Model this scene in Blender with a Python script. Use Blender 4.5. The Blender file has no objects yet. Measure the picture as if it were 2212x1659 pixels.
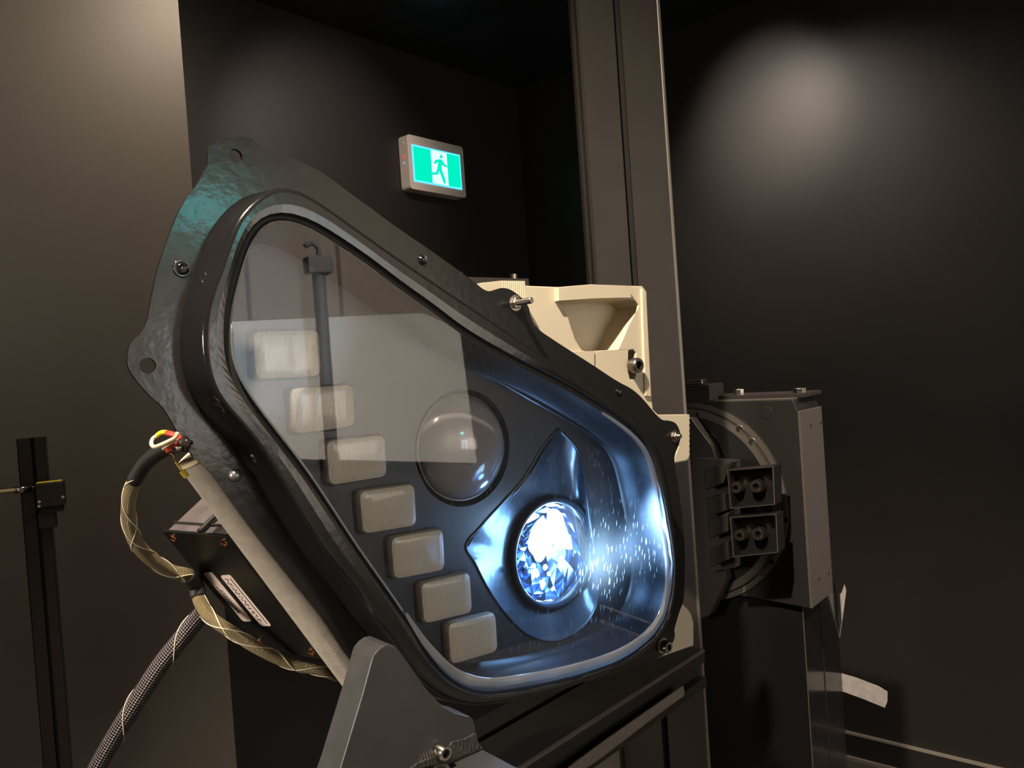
import bpy, bmesh, math, random
from mathutils import Vector, Matrix
from mathutils.geometry import tessellate_polygon
random.seed(7)
PI = math.pi
sc = bpy.context.scene
col = sc.collection
V = Vector

# ------------------------------------------------------------------ camera
F, CX, CY = 1700.0, 1106.0, 829.5
CAM = V((0, 0, 1.25))
pitch, roll = math.radians(-1.0), 0.070
f0 = V((0, math.cos(pitch), math.sin(pitch)))
r0 = V((1, 0, 0)); u0 = r0.cross(f0)
RR = math.cos(roll) * r0 - math.sin(roll) * u0
UU = math.sin(roll) * r0 + math.cos(roll) * u0
cd = bpy.data.cameras.new('camera'); cam = bpy.data.objects.new('camera', cd); col.objects.link(cam)
cd.sensor_width = 36; cd.lens = 36 * F / 2212; cd.clip_start = 0.02
cam.matrix_world = Matrix(((RR.x, UU.x, -f0.x, CAM.x), (RR.y, UU.y, -f0.y, CAM.y), (RR.z, UU.z, -f0.z, CAM.z), (0, 0, 0, 1)))
sc.camera = cam

def ray(x, y):
    return (f0 + RR * ((x - CX) / F) - UU * ((y - CY) / F)).normalized()
def hit(x, y, P, n):
    d = ray(x, y)
    return CAM + d * ((P - CAM).dot(n) / d.dot(n))
def at_depth(x, y, Y):
    d = ray(x, y); return CAM + d * (Y / d.y)

# ------------------------------------------------------------------ frames
Z = V((0, 0, 1))
def yawdir(deg):
    a = math.radians(deg); return V((math.sin(a), math.cos(a), 0))
D1, D2 = yawdir(41), yawdir(-49)          # the two wall directions
NF = yawdir(131)                          # front wall / back wall normal axis (towards the room's front)
HY = 50
H = yawdir(HY); N = yawdir(HY + 90)       # headlight plane: along, and outward normal
P0 = at_depth(1000, 950, 0.62)
CEIL = 2.35
# room
PR = hit(1826, 1632, V((0, 0, 0)), Z)             # a floor point of the right wall
nR = -D1                                           # right wall normal (into the room)
CORNER = hit(1130, 400, PR, nR); CORNER.z = 0
nB = NF                                            # back wall normal (into the room)
EDGE = at_depth(415, 400, 1.62); EDGE.z = 0        # free edge of the left wall
WF = P0 + NF * 2.6; WF.z = 0                       # front wall (behind the camera)

# ------------------------------------------------------------------ world, exposure, lights
w = bpy.data.worlds.new('world'); sc.world = w; w.use_nodes = True
w.node_tree.nodes['Background'].inputs[0].default_value = (0.010, 0.010, 0.012, 1)
w.node_tree.nodes['Background'].inputs[1].default_value = 0.15
sc.view_settings.view_transform = 'Standard'; sc.view_settings.look = 'None'
sc.view_settings.exposure = 0.25; sc.view_settings.gamma = 1.0; sc.view_settings.use_curve_mapping = False
sc.cycles.use_denoising = True
sc.cycles.max_bounces = 10; sc.cycles.transparent_max_bounces = 16
sc.cycles.sample_clamp_indirect = 4.0; sc.cycles.caustics_reflective = False; sc.cycles.caustics_refractive = False
WARM = (1.0, 0.80, 0.60)
def spot(name, loc, target, power, size, blend=1.0, colr=WARM, rad=0.03):
    l = bpy.data.lights.new(name, 'SPOT'); l.energy = power; l.color = colr
    l.spot_size = math.radians(size); l.spot_blend = blend; l.shadow_soft_size = rad
    o = bpy.data.objects.new(name, l); col.objects.link(o); o.location = loc
    o.rotation_euler = (V(target) - V(loc)).to_track_quat('-Z', 'Y').to_euler(); return o
tgt = hit(395, 60, EDGE, nB)
spot('downlight', V((tgt.x, tgt.y, CEIL - .06)) + nB * 0.46 + D1 * .22, V((tgt.x, tgt.y, CEIL - .7)) + nB * .06 + D1 * .08, 21, 132)
tgt = hit(1650, 225, PR, nR)
spot('downlight', V((tgt.x, tgt.y, CEIL - .05)) + nR * 0.75, tgt - Z * .04, 18, 42, 1.0, (1, .86, .74))
spot('downlight', V((tgt.x, tgt.y, CEIL - .05)) + nR * 0.50, tgt - Z * 1.2 - D2 * 0.25, 27, 116, 1.0, (1, .86, .74), .05)
tgt = hit(630, 330, CORNER, nB)
spot('downlight', V((tgt.x, tgt.y, CEIL - .1)) + nB * 0.7, tgt + D1 * .15, 15, 66, 1.0, (1, .82, .72))
key_t = P0 + H * 0.15
spot('downlight', V((-0.25, -0.05, 2.31)), key_t, 185, 58, 1.0, (1, .83, .64), 0.025)
spot('downlight', V((1.30, 0.80, 2.20)), V((.45, 1.22, 1.1)), 62, 34, 1.0, (1, .83, .68), 0.04)
spot('left_fill_light', V((-.80, 0.12, 1.28)), V((-.21, .55, 1.06)), 44, 32, 1.0, (1, .86, .70), 0.16)  # unseen low fill light, added to brighten the felt tube and stickers
for s_ in (-0.9, 0.9):
    t_ = WF + D1 * s_ + Z * 1.15
    spot('downlight', t_ - NF * 1.35 + Z * 1.1, t_, 640, 110, 1.0, (1, .87, .74), 0.05)  # unseen spots added to brighten the front wall and board for the reflections

# ------------------------------------------------------------------ object helpers
def tag(o, label=None, cat=None, group=None, kind=None):
    if label: o['label'] = label
    if cat: o['category'] = cat
    if group: o['group'] = group
    if kind: o['kind'] = kind
    return o
def thing(name, loc, label, cat, group=None):
    o = bpy.data.objects.new(name, None); o.empty_display_size = 0.02
    col.objects.link(o); o.location = loc; return tag(o, label, cat, group)
def root_of(p):
    while p.parent: p = p.parent
    return p
def mk(name, verts, faces, mat, parent=None, smooth=False, uvs=None, bevel=0, mats=None, sub=0, autos=None):
    """verts in world space; one mesh object"""
    if parent is not None: org = V(root_of(parent).location)
    else: org = V((0, 0, 0))
    me = bpy.data.meshes.new(name)
    me.from_pydata([tuple(V(v) - org) for v in verts], [], faces)
    me.materials.append(mat)
    bm = bmesh.new(); bm.from_mesh(me)
    bmesh.ops.recalc_face_normals(bm, faces=bm.faces)
    bm.to_mesh(me); bm.free()
    if uvs:
        ul = me.uv_layers.new(name='UVMap')
        for lp in me.loops: ul.data[lp.index].uv = uvs[lp.vertex_index]
    if smooth: me.shade_smooth()
    o = bpy.data.objects.new(name, me); col.objects.link(o)
    if parent is not None: o.parent = parent
    if bevel:
        m = o.modifiers.new('b', 'BEVEL'); m.width = bevel; m.segments = 2; m.limit_method = 'ANGLE'; m.angle_limit = math.radians(35)
    if sub:
        m = o.modifiers.new('s', 'SUBSURF'); m.levels = sub; m.render_levels = sub
    if autos:
        me.shade_smooth()
        for e in me.edges: pass
        try: me.set_sharp_from_angle(angle=math.radians(autos))
        except Exception: pass
    return o
class MB:
    def __init__(s): s.v = []; s.f = []
    def add(s, vs, fs):
        b = len(s.v); s.v += [V(x) for x in vs]; s.f += [tuple(i + b for i in f) for f in fs]; return s
    def box(s, o, a, b, c):
        """corner o, edge vectors a, b, c"""
        vs = [o, o + a, o + a + b, o + b, o + c, o + a + c, o + a + b + c, o + b + c]
        return s.add(vs, [(0, 3, 2, 1), (4, 5, 6, 7), (0, 1, 5, 4), (1, 2, 6, 5), (2, 3, 7, 6), (3, 0, 4, 7)])
    def cyl(s, a, b, ra, rb=None, n=24, cap=True):
        rb = ra if rb is None else rb
        a, b = V(a), V(b); d = (b - a).normalized()
        x = d.cross(Z); x = V((1, 0, 0)) if x.length < 1e-3 else x.normalized(); y = d.cross(x)
        vs = [a + (x * math.cos(2 * PI * i / n) + y * math.sin(2 * PI * i / n)) * ra for i in range(n)]
        vs += [b + (x * math.cos(2 * PI * i / n) + y * math.sin(2 * PI * i / n)) * rb for i in range(n)]
        fs = [(i, (i + 1) % n, n + (i + 1) % n, n + i) for i in range(n)]
        if cap: fs += [tuple(range(n))[::-1], tuple(range(n, 2 * n))]
        return s.add(vs, fs)
    def rings(s, rings, cap0=True, cap1=True):
        n = len(rings[0]); assert all(len(r) == n for r in rings); vs = [p for r in rings for p in r]; fs = []
        for k in range(len(rings) - 1):
            for i in range(n): fs.append((k * n + i, k * n + (i + 1) % n, (k + 1) * n + (i + 1) % n, (k + 1) * n + i))
        if cap0: fs.append(tuple(range(n))[::-1])
        if cap1: fs.append(tuple((len(rings) - 1) * n + i for i in range(n)))
        return s.add(vs, fs)
    def ball(s, c, r, nu=14, nv=8, ax=None):
        c = V(c); rs = []
        for j in range(nv + 1):
            t = PI * (j + .02) / (nv + .04)
            rs.append([c + V((math.sin(t) * math.cos(2 * PI * i / nu), math.sin(t) * math.sin(2 * PI * i / nu), math.cos(t))) * r for i in range(nu)])
        return s.rings(rs)
    def ob(s, name, mat, parent=None, **k): return mk(name, s.v, s.f, mat, parent, **k)
def tube_mb(pts, r, n=12, mb=None, rfun=None):
    mb = mb or MB(); pts = [V(p) for p in pts]; rs = []; x = None
    for i, p in enumerate(pts):
        d = (pts[min(i + 1, len(pts) - 1)] - pts[max(i - 1, 0)]).normalized()
        if x is None:
            x = d.cross(Z); x = V((1, 0, 0)) if x.length < 1e-3 else x.normalized()
        else: x = (x - d * x.dot(d)).normalized()
        y = d.cross(x); rr = rfun(i / (len(pts) - 1)) if rfun else r
        rs.append([p + (x * math.cos(2 * PI * k / n) + y * math.sin(2 * PI * k / n)) * rr for k in range(n)])
    return mb.rings(rs)
def crom(pts, per=6, closed=True):
    pts = [V(p) for p in pts]; n = len(pts); out = []
    rng = range(n) if closed else range(n - 1)
    for i in rng:
        if closed: a, b, c, d = pts[i - 1], pts[i], pts[(i + 1) % n], pts[(i + 2) % n]
        else: a, b, c, d = pts[max(i - 1, 0)], pts[i], pts[i + 1], pts[min(i + 2, n - 1)]
        ta = max((b - a).length ** .5, 1e-5); tb = max((c - b).length ** .5, 1e-5); tc = max((d - c).length ** .5, 1e-5)
        m1 = (c - b) if not (b - a).length else ((b - a) / ta - (c - a) / (ta + tb) + (c - b) / tb) * tb
        m2 = (c - b) if not (d - c).length else ((c - b) / tb - (d - b) / (tb + tc) + (d - c) / tc) * tb
        for k in range(per):
            t = k / per; t2 = t * t; t3 = t2 * t
            out.append(b * (2 * t3 - 3 * t2 + 1) + m1 * (t3 - 2 * t2 + t) + c * (-2 * t3 + 3 * t2) + m2 * (t3 - t2))
    if not closed: out.append(pts[-1])
    return out

class Frame:
    """a plane frame: origin O, axes A, B, normal C"""
    def __init__(s, O, A, B, C): s.O, s.A, s.B, s.C = V(O), V(A), V(B), V(C)
    def w(s, a, b, c=0): return s.O + s.A * a + s.B * b + s.C * c
    def px(s, x, y, c=0):
        p = hit(x, y, s.O + s.C * c, s.C) - s.O
        return V((p.dot(s.A), p.dot(s.B)))
    def poly(s, pts, c=0): return [s.px(x, y, c) for x, y in pts]
    def circle(s, ctr, r, n=24, r2=None):
        r2 = r2 or r
        return [V((ctr[0] + r * math.cos(2 * PI * i / n), ctr[1] + r2 * math.sin(2 * PI * i / n))) for i in range(n)]
    def plate(s, outer, holes, c0, c1, mb=None, back=True):
        """solid plate between c0 (back) and c1 (front)"""
        mb = mb or MB(); loops = [outer] + list(holes)
        tri = tessellate_polygon([[V((p[0], p[1], 0)) for p in l] for l in loops])
        flat = [p for l in loops for p in l]; n = len(flat)
        vs = [s.w(p[0], p[1], c1) for p in flat] + [s.w(p[0], p[1], c0) for p in flat]
        fs = [tuple(t) for t in tri]
        if back: fs += [tuple(i + n for i in reversed(t)) for t in tri]
        k = 0
        for l in loops:
            m = len(l)
            for i in range(m): fs.append((k + i, k + (i + 1) % m, n + k + (i + 1) % m, n + k + i))
            k += m
        return mb.add(vs, fs)
def uvof(fr, verts): return [((V(v) - fr.O).dot(fr.A), (V(v) - fr.O).dot(fr.B)) for v in verts]
def offset(poly, d):
    """offset a closed 2d polygon outward by d (works for either winding)"""
    n = len(poly); A = sum(poly[i][0] * poly[(i + 1) % n][1] - poly[(i + 1) % n][0] * poly[i][1] for i in range(n))
    sg = 1 if A > 0 else -1; out = []
    for i in range(n):
        t = (V(poly[(i + 1) % n]) - V(poly[i - 1])); t = V((t[0], t[1])).normalized()
        out.append(V((poly[i][0] + t[1] * d * sg, poly[i][1] - t[0] * d * sg)))
    return out
def angsample(poly, ctr, n):
    """resample a star-shaped polygon at n even angles about ctr"""
    out = []
    m = len(poly)
    for k in range(n):
        a = 2 * PI * k / n; d = V((math.cos(a), math.sin(a))); best = None
        for i in range(m):
            p, q = poly[i] - ctr, poly[(i + 1) % m] - ctr; e = q - p
            den = d[0] * e[1] - d[1] * e[0]
            if abs(den) < 1e-12: continue
            t = (p[0] * e[1] - p[1] * e[0]) / den; u = (p[0] * d[1] - p[1] * d[0]) / den
            if t > 0 and -1e-6 <= u <= 1 + 1e-6 and (best is None or t > best): best = t
        out.append(ctr + d * (best or 0.01))
    return out
def blur(poly, it=2):
    for _ in range(it):
        n = len(poly); poly = [(poly[i - 1] + poly[i] * 2 + poly[(i + 1) % n]) / 4 for i in range(n)]
    return poly

# ------------------------------------------------------------------ materials
def mat(name, base, rough=0.5, metal=0.0, coat=0.0, coat_r=0.05, bump=None, var=0.0, varscale=20, spec=None, emit=None, es=0, trans=0, ior=1.5):
    m = bpy.data.materials.new(name); m.use_nodes = True; nt = m.node_tree; b = nt.nodes['Principled BSDF']
    b.inputs['Base Color'].default_value = (*base, 1); b.inputs['Roughness'].default_value = rough
    b.inputs['Metallic'].default_value = metal; b.inputs['IOR'].default_value = ior
    b.inputs['Coat Weight'].default_value = coat; b.inputs['Coat Roughness'].default_value = coat_r
    b.inputs['Transmission Weight'].default_value = trans
    if spec is not None: b.inputs['Specular IOR Level'].default_value = spec
    if emit: b.inputs['Emission Color'].default_value = (*emit, 1); b.inputs['Emission Strength'].default_value = es
    tc = nt.nodes.new('ShaderNodeTexCoord')
    if bump:
        sc_, st, di = bump
        nz = nt.nodes.new('ShaderNodeTexNoise'); nz.inputs['Scale'].default_value = sc_; nz.inputs['Detail'].default_value = 3
        bp = nt.nodes.new('ShaderNodeBump'); bp.inputs['Strength'].default_value = st; bp.inputs['Distance'].default_value = di
        nt.links.new(tc.outputs['Object'], nz.inputs['Vector']); nt.links.new(nz.outputs['Fac'], bp.inputs['Height'])
        nt.links.new(bp.outputs['Normal'], b.inputs['Normal'])
        if coat: nt.links.new(bp.outputs['Normal'], b.inputs['Coat Normal'])
    if var:
        nz = nt.nodes.new('ShaderNodeTexNoise'); nz.inputs['Scale'].default_value = varscale; nz.inputs['Detail'].default_value = 6
        rp = nt.nodes.new('ShaderNodeValToRGB'); e = rp.color_ramp.elements
        e[0].position = .3; e[1].position = .7
        e[0].color = (*[c * (1 - var) for c in base], 1); e[1].color = (*[min(1, c * (1 + var)) for c in base], 1)
        nt.links.new(tc.outputs['Object'], nz.inputs['Vector']); nt.links.new(nz.outputs['Fac'], rp.inputs['Fac'])
        nt.links.new(rp.outputs['Color'], b.inputs['Base Color'])
    return m
M = {}
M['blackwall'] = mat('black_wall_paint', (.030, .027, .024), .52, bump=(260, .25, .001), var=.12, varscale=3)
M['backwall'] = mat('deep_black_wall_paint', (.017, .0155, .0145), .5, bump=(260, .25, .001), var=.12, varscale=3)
M['ceiling'] = mat('black_ceiling_paint', (.02, .02, .022), .30, bump=(60, .35, .002))
M['leftwall'] = mat('taupe_wall_paint', (.105, .092, .080), .5, bump=(240, .2, .001), var=.06, varscale=2)
M['frontwall'] = mat('beige_wall_paint', (.135, .115, .095), .7, var=.04, varscale=1.5)
M['floor'] = mat('brown_floor', (.10, .09, .08), .5, var=.2, varscale=6)
M['trimlite'] = mat('pale_trim_edge', (.42, .37, .32), .5)
M['gloss'] = mat('gloss_black_plastic', (.012, .012, .013), .14, coat=.6, coat_r=.03, bump=(160, .10, .0012))
M['flange'] = mat('satin_black_flange', (.011, .011, .011), .17, ior=1.42, coat=.10, bump=(110, .12, .0012))
M['matteblack'] = mat('matte_black', (.008, .008, .008), .6)
M['anod'] = mat('black_anodised_aluminium', (.030, .026, .023), .42, metal=.35, bump=(900, .08, .0003), var=.12, varscale=14)
M['anod2'] = mat('dark_anodised_plate', (.034, .030, .029), .48, metal=.2, bump=(700, .1, .0003))
M['stagef'] = mat('black_stage_face', (.017, .016, .016), .42, bump=(700, .1, .0003))
M['stages'] = mat('grey_stage_side', (.085, .076, .070), .45, bump=(700, .1, .0003))
M['castblk'] = mat('black_cast_metal', (.009, .009, .009), .38)
M['wornsteel'] = mat('worn_steel', (.40, .34, .30), .35, metal=1.0)
M['anodL'] = mat('grey_anodised_and_highlight', (.15, .135, .12), .4, metal=.5)  # also used for the painted edge highlights of post and rail
M['slot'] = mat('slot_black', (.003, .003, .003), .7)
M['cream'] = mat('cream_printed_plastic', (.60, .53, .405), .5, bump=(40, .1, .0006), var=.03)
M['steel'] = mat('stainless_steel', (.62, .57, .52), .22, metal=1.0)
M['bsteel'] = mat('dark_steel', (.20, .18, .165), .35, metal=1.0)
M['slate'] = mat('slate_bezel', (.015, .018, .024), .42, coat=.12, coat_r=.12)
M['bowl'] = mat('smoked_bowl', (.014, .019, .028), .26, coat=.25, coat_r=.10, bump=(14, .25, .006))
M['supp'] = mat('grey_powder_steel', (.038, .038, .040), .42, metal=.1, bump=(900, .25, .0004), var=.15, varscale=60)
M['felt'] = mat('grey_felt', (.34, .305, .26), .9, bump=(500, .3, .0006), var=.12, varscale=120)
M['boxblk'] = mat('black_box_plate', (.005, .005, .005), .4)
M['boxtop'] = mat('dark_violet_plastic', (.085, .072, .075), .5, var=.2, varscale=60)
M['label'] = mat('white_sticker', (.62, .52, .48), .6)
M['ink'] = mat('dark_ink', (.05, .035, .03), .7)
M['copper'] = mat('brass_screw', (.35, .18, .08), .3, metal=1)
M['chrome'] = mat('chrome', (.8, .82, .86), .06, metal=1)
M['tape'] = mat('grey_tape', (.42, .39, .39), .45, bump=(80, .4, .001), var=.15, varscale=90)
M['masking'] = mat('brown_tape', (.19, .155, .135), .8, var=.15, varscale=200)
M['red'] = mat('red_plastic', (.62, .05, .03), .35)
M['creamwire'] = mat('cream_wire', (.80, .68, .46), .4)
M['yelgreen'] = mat('yellow_green_sleeve', (.62, .68, .03), .35)
M['yellow'] = mat('yellow_plastic_glow', (.85, .65, .02), .4, emit=(.9, .65, .0), es=.12)  # slight emission added to brighten the label, not a light source
M['oldyel'] = mat('yellow_terminal', (.45, .33, .03), .4)
M['screw_face'] = mat('grey_screw', (.30, .32, .33), .3, metal=.8)
M['signbody'] = mat('warm_white_sign_body', (.86, .77, .69), .5)
M['beam_patch'] = mat('pale_beam_patch', (.80, .80, .78), .8)
M['hv'] = mat('dark_lamp_paint', (.02, .02, .02), .6)

def node_mat(name):
    m = bpy.data.materials.new(name); m.use_nodes = True; nt = m.node_tree; nt.nodes.clear()
    out = nt.nodes.new('ShaderNodeOutputMaterial'); return m, nt, out
def emission(name, c, s):
    m, nt, out = node_mat(name); e = nt.nodes.new('ShaderNodeEmission')
    e.inputs[0].default_value = (*c, 1); e.inputs[1].default_value = s; nt.links.new(e.outputs[0], out.inputs[0]); return m
M['green'] = emission('sign_green_light', (.0, .72, .45), 1.05)
M['signwhite'] = emission('sign_white_light', (.55, .93, 1.0), 1.25)
M['signborder'] = emission('sign_border_light', (.10, .62, 1.0), 1.3)
M['green2'] = emission('bright_sign_green', (.0, .75, .68), 17)
M['white2'] = emission('bright_sign_white', (.4, .9, 1.0), 15)
M['redled'] = emission('red_led', (1, .05, .05), 1.0)
M['blueled'] = emission('pale_led', (.5, .6, .9), .5)
M['lamp'] = emission('lamp_light', (.70, .90, 1.0), 30)

def cover_mat():
    m, nt, out = node_mat('clear_scratched_cover'); L = nt.links.new
    tr = nt.nodes.new('ShaderNodeBsdfTransparent'); tr.inputs[0].default_value = (.95, .96, .97, 1)
    gl = nt.nodes.new('ShaderNodeBsdfGlossy'); gl.inputs['Roughness'].default_value = .015
    fr = nt.nodes.new('ShaderNodeFresnel'); fr.inputs[0].default_value = 1.75
    mx = nt.nodes.new('ShaderNodeMixShader'); L(fr.outputs[0], mx.inputs[0]); L(tr.outputs[0], mx.inputs[1]); L(gl.outputs[0], mx.inputs[2])
    uv = nt.nodes.new('ShaderNodeUVMap'); mp = nt.nodes.new('ShaderNodeMapping'); mp.vector_type = 'TEXTURE'
    mp.inputs['Rotation'].default_value = (0, 0, math.radians(-13)); mp.inputs['Scale'].default_value = (.0011, .0100, 1)
    vo = nt.nodes.new('ShaderNodeTexVoronoi'); vo.inputs['Scale'].default_value = 1; vo.inputs['Randomness'].default_value = .8
    L(uv.outputs[0], mp.inputs[0]); L(mp.outputs[0], vo.inputs['Vector'])
    rp = nt.nodes.new('ShaderNodeValToRGB'); rp.color_ramp.elements[0].position = .10; rp.color_ramp.elements[1].position = .32
    rp.color_ramp.elements[0].color = (1, 1, 1, 1); rp.color_ramp.elements[1].color = (0, 0, 0, 1)
    L(vo.outputs['Distance'], rp.inputs['Fac'])
    se = nt.nodes.new('ShaderNodeSeparateColor'); L(vo.outputs['Color'], se.inputs[0])
    gt = nt.nodes.new('ShaderNodeMath'); gt.operation = 'GREATER_THAN'; gt.inputs[1].default_value = .55; L(se.outputs[0], gt.inputs[0])
    mm = nt.nodes.new('ShaderNodeMath'); mm.operation = 'MULTIPLY'; L(rp.outputs['Color'], mm.inputs[0]); L(gt.outputs[0], mm.inputs[1])
    ml = nt.nodes.new('ShaderNodeMath'); ml.operation = 'MULTIPLY_ADD'; ml.inputs[1].default_value = .24; ml.inputs[2].default_value = .007
    L(mm.outputs[0], ml.inputs[0])
    tl = nt.nodes.new('ShaderNodeBsdfTranslucent'); tl.inputs[0].default_value = (.8, .9, 1, 1)
    df = nt.nodes.new('ShaderNodeBsdfDiffuse'); df.inputs[0].default_value = (.6, .65, .7, 1)
    ad = nt.nodes.new('ShaderNodeMixShader'); ad.inputs[0].default_value = .20; L(tl.outputs[0], ad.inputs[1]); L(df.outputs[0], ad.inputs[2])
    m2 = nt.nodes.new('ShaderNodeMixShader'); L(ml.outputs[0], m2.inputs[0]); L(mx.outputs[0], m2.inputs[1]); L(ad.outputs[0], m2.inputs[2])
    L(m2.outputs[0], out.inputs[0]); return m
M['cover'] = cover_mat()
def clear_mat(name, tint, haze, rough=.05):
    m, nt, out = node_mat(name); L = nt.links.new
    tr = nt.nodes.new('ShaderNodeBsdfTransparent'); tr.inputs[0].default_value = (*tint, 1)
    gl = nt.nodes.new('ShaderNodeBsdfGlossy'); gl.inputs['Roughness'].default_value = rough
    fr = nt.nodes.new('ShaderNodeFresnel'); fr.inputs[0].default_value = 1.6
    mx = nt.nodes.new('ShaderNodeMixShader'); L(fr.outputs[0], mx.inputs[0]); L(tr.outputs[0], mx.inputs[1]); L(gl.outputs[0], mx.inputs[2])
    tl = nt.nodes.new('ShaderNodeBsdfTranslucent'); tl.inputs[0].default_value = (.75, .85, 1, 1)
    df = nt.nodes.new('ShaderNodeBsdfDiffuse'); df.inputs[0].default_value = (.7, .72, .75, 1)
    a = nt.nodes.new('ShaderNodeMixShader'); L(tl.outputs[0], a.inputs[1]); L(df.outputs[0], a.inputs[2])
    m2 = nt.nodes.new('ShaderNodeMixShader'); m2.inputs[0].default_value = haze
    L(mx.outputs[0], m2.inputs[1]); L(a.outputs[0], m2.inputs[2]); L(m2.outputs[0], out.inputs[0]); return m
M['clearedge'] = clear_mat('clear_cover_edge', (.50, .54, .57), .28, .10)
M['glass'] = clear_mat('lamp_glass', (.55, .75, 1.0), .03, .01)

def module_mat():
    m = mat('cream_light_module', (.80, .70, .56), .35, coat=.8, coat_r=.04); nt = m.node_tree; L = nt.links.new
    b = nt.nodes['Principled BSDF']; uv = nt.nodes.new('ShaderNodeUVMap'); wv = nt.nodes.new('ShaderNodeTexWave')
    wv.inputs['Scale'].default_value = 95; wv.inputs['Distortion'].default_value = 3.0; wv.inputs['Detail'].default_value = 1; wv.inputs['Detail Scale'].default_value = 3
    mp = nt.nodes.new('ShaderNodeMapping'); mp.inputs['Rotation'].default_value = (0, 0, math.radians(14))
    L(uv.outputs[0], mp.inputs[0]); L(mp.outputs[0], wv.inputs['Vector'])
    rp = nt.nodes.new('ShaderNodeValToRGB'); rp.color_ramp.elements[0].position = .0; rp.color_ramp.elements[1].position = .10
    rp.color_ramp.elements[0].color = (.80, .68, .52, 1); rp.color_ramp.elements[1].color = (.95, .845, .70, 1)
    L(wv.outputs['Fac'], rp.inputs[0]); L(rp.outputs[0], b.inputs['Base Color']); return m
M['module'] = module_mat()
def braid_mat(name, c1, c2, sx, sy, rough=.35, metal=.3):
    m = mat(name, c1, rough, metal=metal); nt = m.node_tree; L = nt.links.new; b = nt.nodes['Principled BSDF']
    uv = nt.nodes.new('ShaderNodeUVMap'); mp = nt.nodes.new('ShaderNodeMapping'); mp.inputs['Scale'].default_value = (sx, sy, 1); mp.inputs['Rotation'].default_value = (0, 0, 0)
    sp = nt.nodes.new('ShaderNodeSeparateXYZ'); L(uv.outputs[0], mp.inputs[0]); L(mp.outputs[0], sp.inputs[0])
    a = nt.nodes.new('ShaderNodeMath'); a.operation = 'ADD'; L(sp.outputs[0], a.inputs[0]); L(sp.outputs[1], a.inputs[1])
    s = nt.nodes.new('ShaderNodeMath'); s.operation = 'SUBTRACT'; L(sp.outputs[0], s.inputs[0]); L(sp.outputs[1], s.inputs[1])
    o = []
    for q in (a, s):
        k = nt.nodes.new('ShaderNodeMath'); k.operation = 'SINE'; L(q.outputs[0], k.inputs[0]); o.append(k)
    mu = nt.nodes.new('ShaderNodeMath'); mu.operation = 'MULTIPLY'; L(o[0].outputs[0], mu.inputs[0]); L(o[1].outputs[0], mu.inputs[1])
    rp = nt.nodes.new('ShaderNodeValToRGB'); rp.color_ramp.elements[0].position = .35; rp.color_ramp.elements[1].position = .75
    rp.color_ramp.elements[0].color = (*c1, 1); rp.color_ramp.elements[1].color = (*c2, 1)
    md = nt.nodes.new('ShaderNodeMath'); md.operation = 'MULTIPLY_ADD'; md.inputs[1].default_value = .5; md.inputs[2].default_value = .5
    L(mu.outputs[0], md.inputs[0]); L(md.outputs[0], rp.inputs[0]); L(rp.outputs[0], b.inputs['Base Color'])
    bp = nt.nodes.new('ShaderNodeBump'); bp.inputs['Strength'].default_value = .8; bp.inputs['Distance'].default_value = .001
    L(md.outputs[0], bp.inputs['Height']); L(bp.outputs[0], b.inputs['Normal']); return m
M['braidtan'] = braid_mat('tan_braid', (.10, .075, .035), (.42, .34, .19), 2 * PI * 14, 3600)
M['braidblk'] = braid_mat('black_braid', (.010, .008, .010), (.30, .26, .27), 2 * PI * 10, 1500, .25, .5)
M['strand'] = mat('pale_strand', (.75, .68, .52), .4)
def wrinkle_mat():
    m = mat('wrinkled_grey_weld', (.09, .085, .08), .32, metal=.5); nt = m.node_tree; L = nt.links.new
    b = nt.nodes['Principled BSDF']; tc = nt.nodes.new('ShaderNodeTexCoord'); mp = nt.nodes.new('ShaderNodeMapping')
    mp.inputs['Scale'].default_value = (900, 700, 160); nz = nt.nodes.new('ShaderNodeTexNoise'); nz.inputs['Scale'].default_value = 1; nz.inputs['Detail'].default_value = 2
    bp = nt.nodes.new('ShaderNodeBump'); bp.inputs['Strength'].default_value = 1; bp.inputs['Distance'].default_value = .002
    L(tc.outputs['Object'], mp.inputs[0]); L(mp.outputs[0], nz.inputs['Vector']); L(nz.outputs['Fac'], bp.inputs['Height']); L(bp.outputs[0], b.inputs['Normal']); return m
M['wrinkle'] = wrinkle_mat()

# ================================================================== ROOM
def wall(name, p, q, h0, h1, n, m, t=.12):
    """vertical slab from p to q, room side at the p-q line, thickness away from n"""
    mb = MB(); mb.box(V((p.x, p.y, h0)), q - p, -n * t, Z * (h1 - h0)); o = mb.ob(name, m); o['kind'] = 'structure'; return o
c0 = CORNER
left_end = c0 - D1 * 5.2
front_right = c0 + NF * ((WF - c0).dot(NF))
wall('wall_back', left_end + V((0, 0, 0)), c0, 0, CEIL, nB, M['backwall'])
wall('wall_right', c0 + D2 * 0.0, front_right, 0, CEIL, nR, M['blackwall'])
wall('wall_front', front_right, front_right - D1 * 5.2, 0, CEIL, -NF, M['frontwall'])
near_a = front_right - D1 * 5.2
wall('wall_near', left_end, near_a, 0, CEIL, D1, M['leftwall'])
# the nearer left wall: a partition whose free edge stands in view
wall('wall_left', EDGE - D1 * 2.6, EDGE, 0, CEIL, nB, M['leftwall'], .16)
mb = MB(); mb.box(left_end - D2 * 0 - D1 * .2 - NF * .2 - Z * .1, D1 * 5.6, NF * ((WF - c0).dot(NF) + .4), Z * .1)
mb.ob('floor', M['floor'])['kind'] = 'structure'
mb = MB(); mb.box(left_end - D1 * .2 - NF * .2 + Z * CEIL, D1 * 5.6, NF * ((WF - c0).dot(NF) + .4), Z * .1)
mb.ob('ceiling', M['ceiling'])['kind'] = 'structure'
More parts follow.
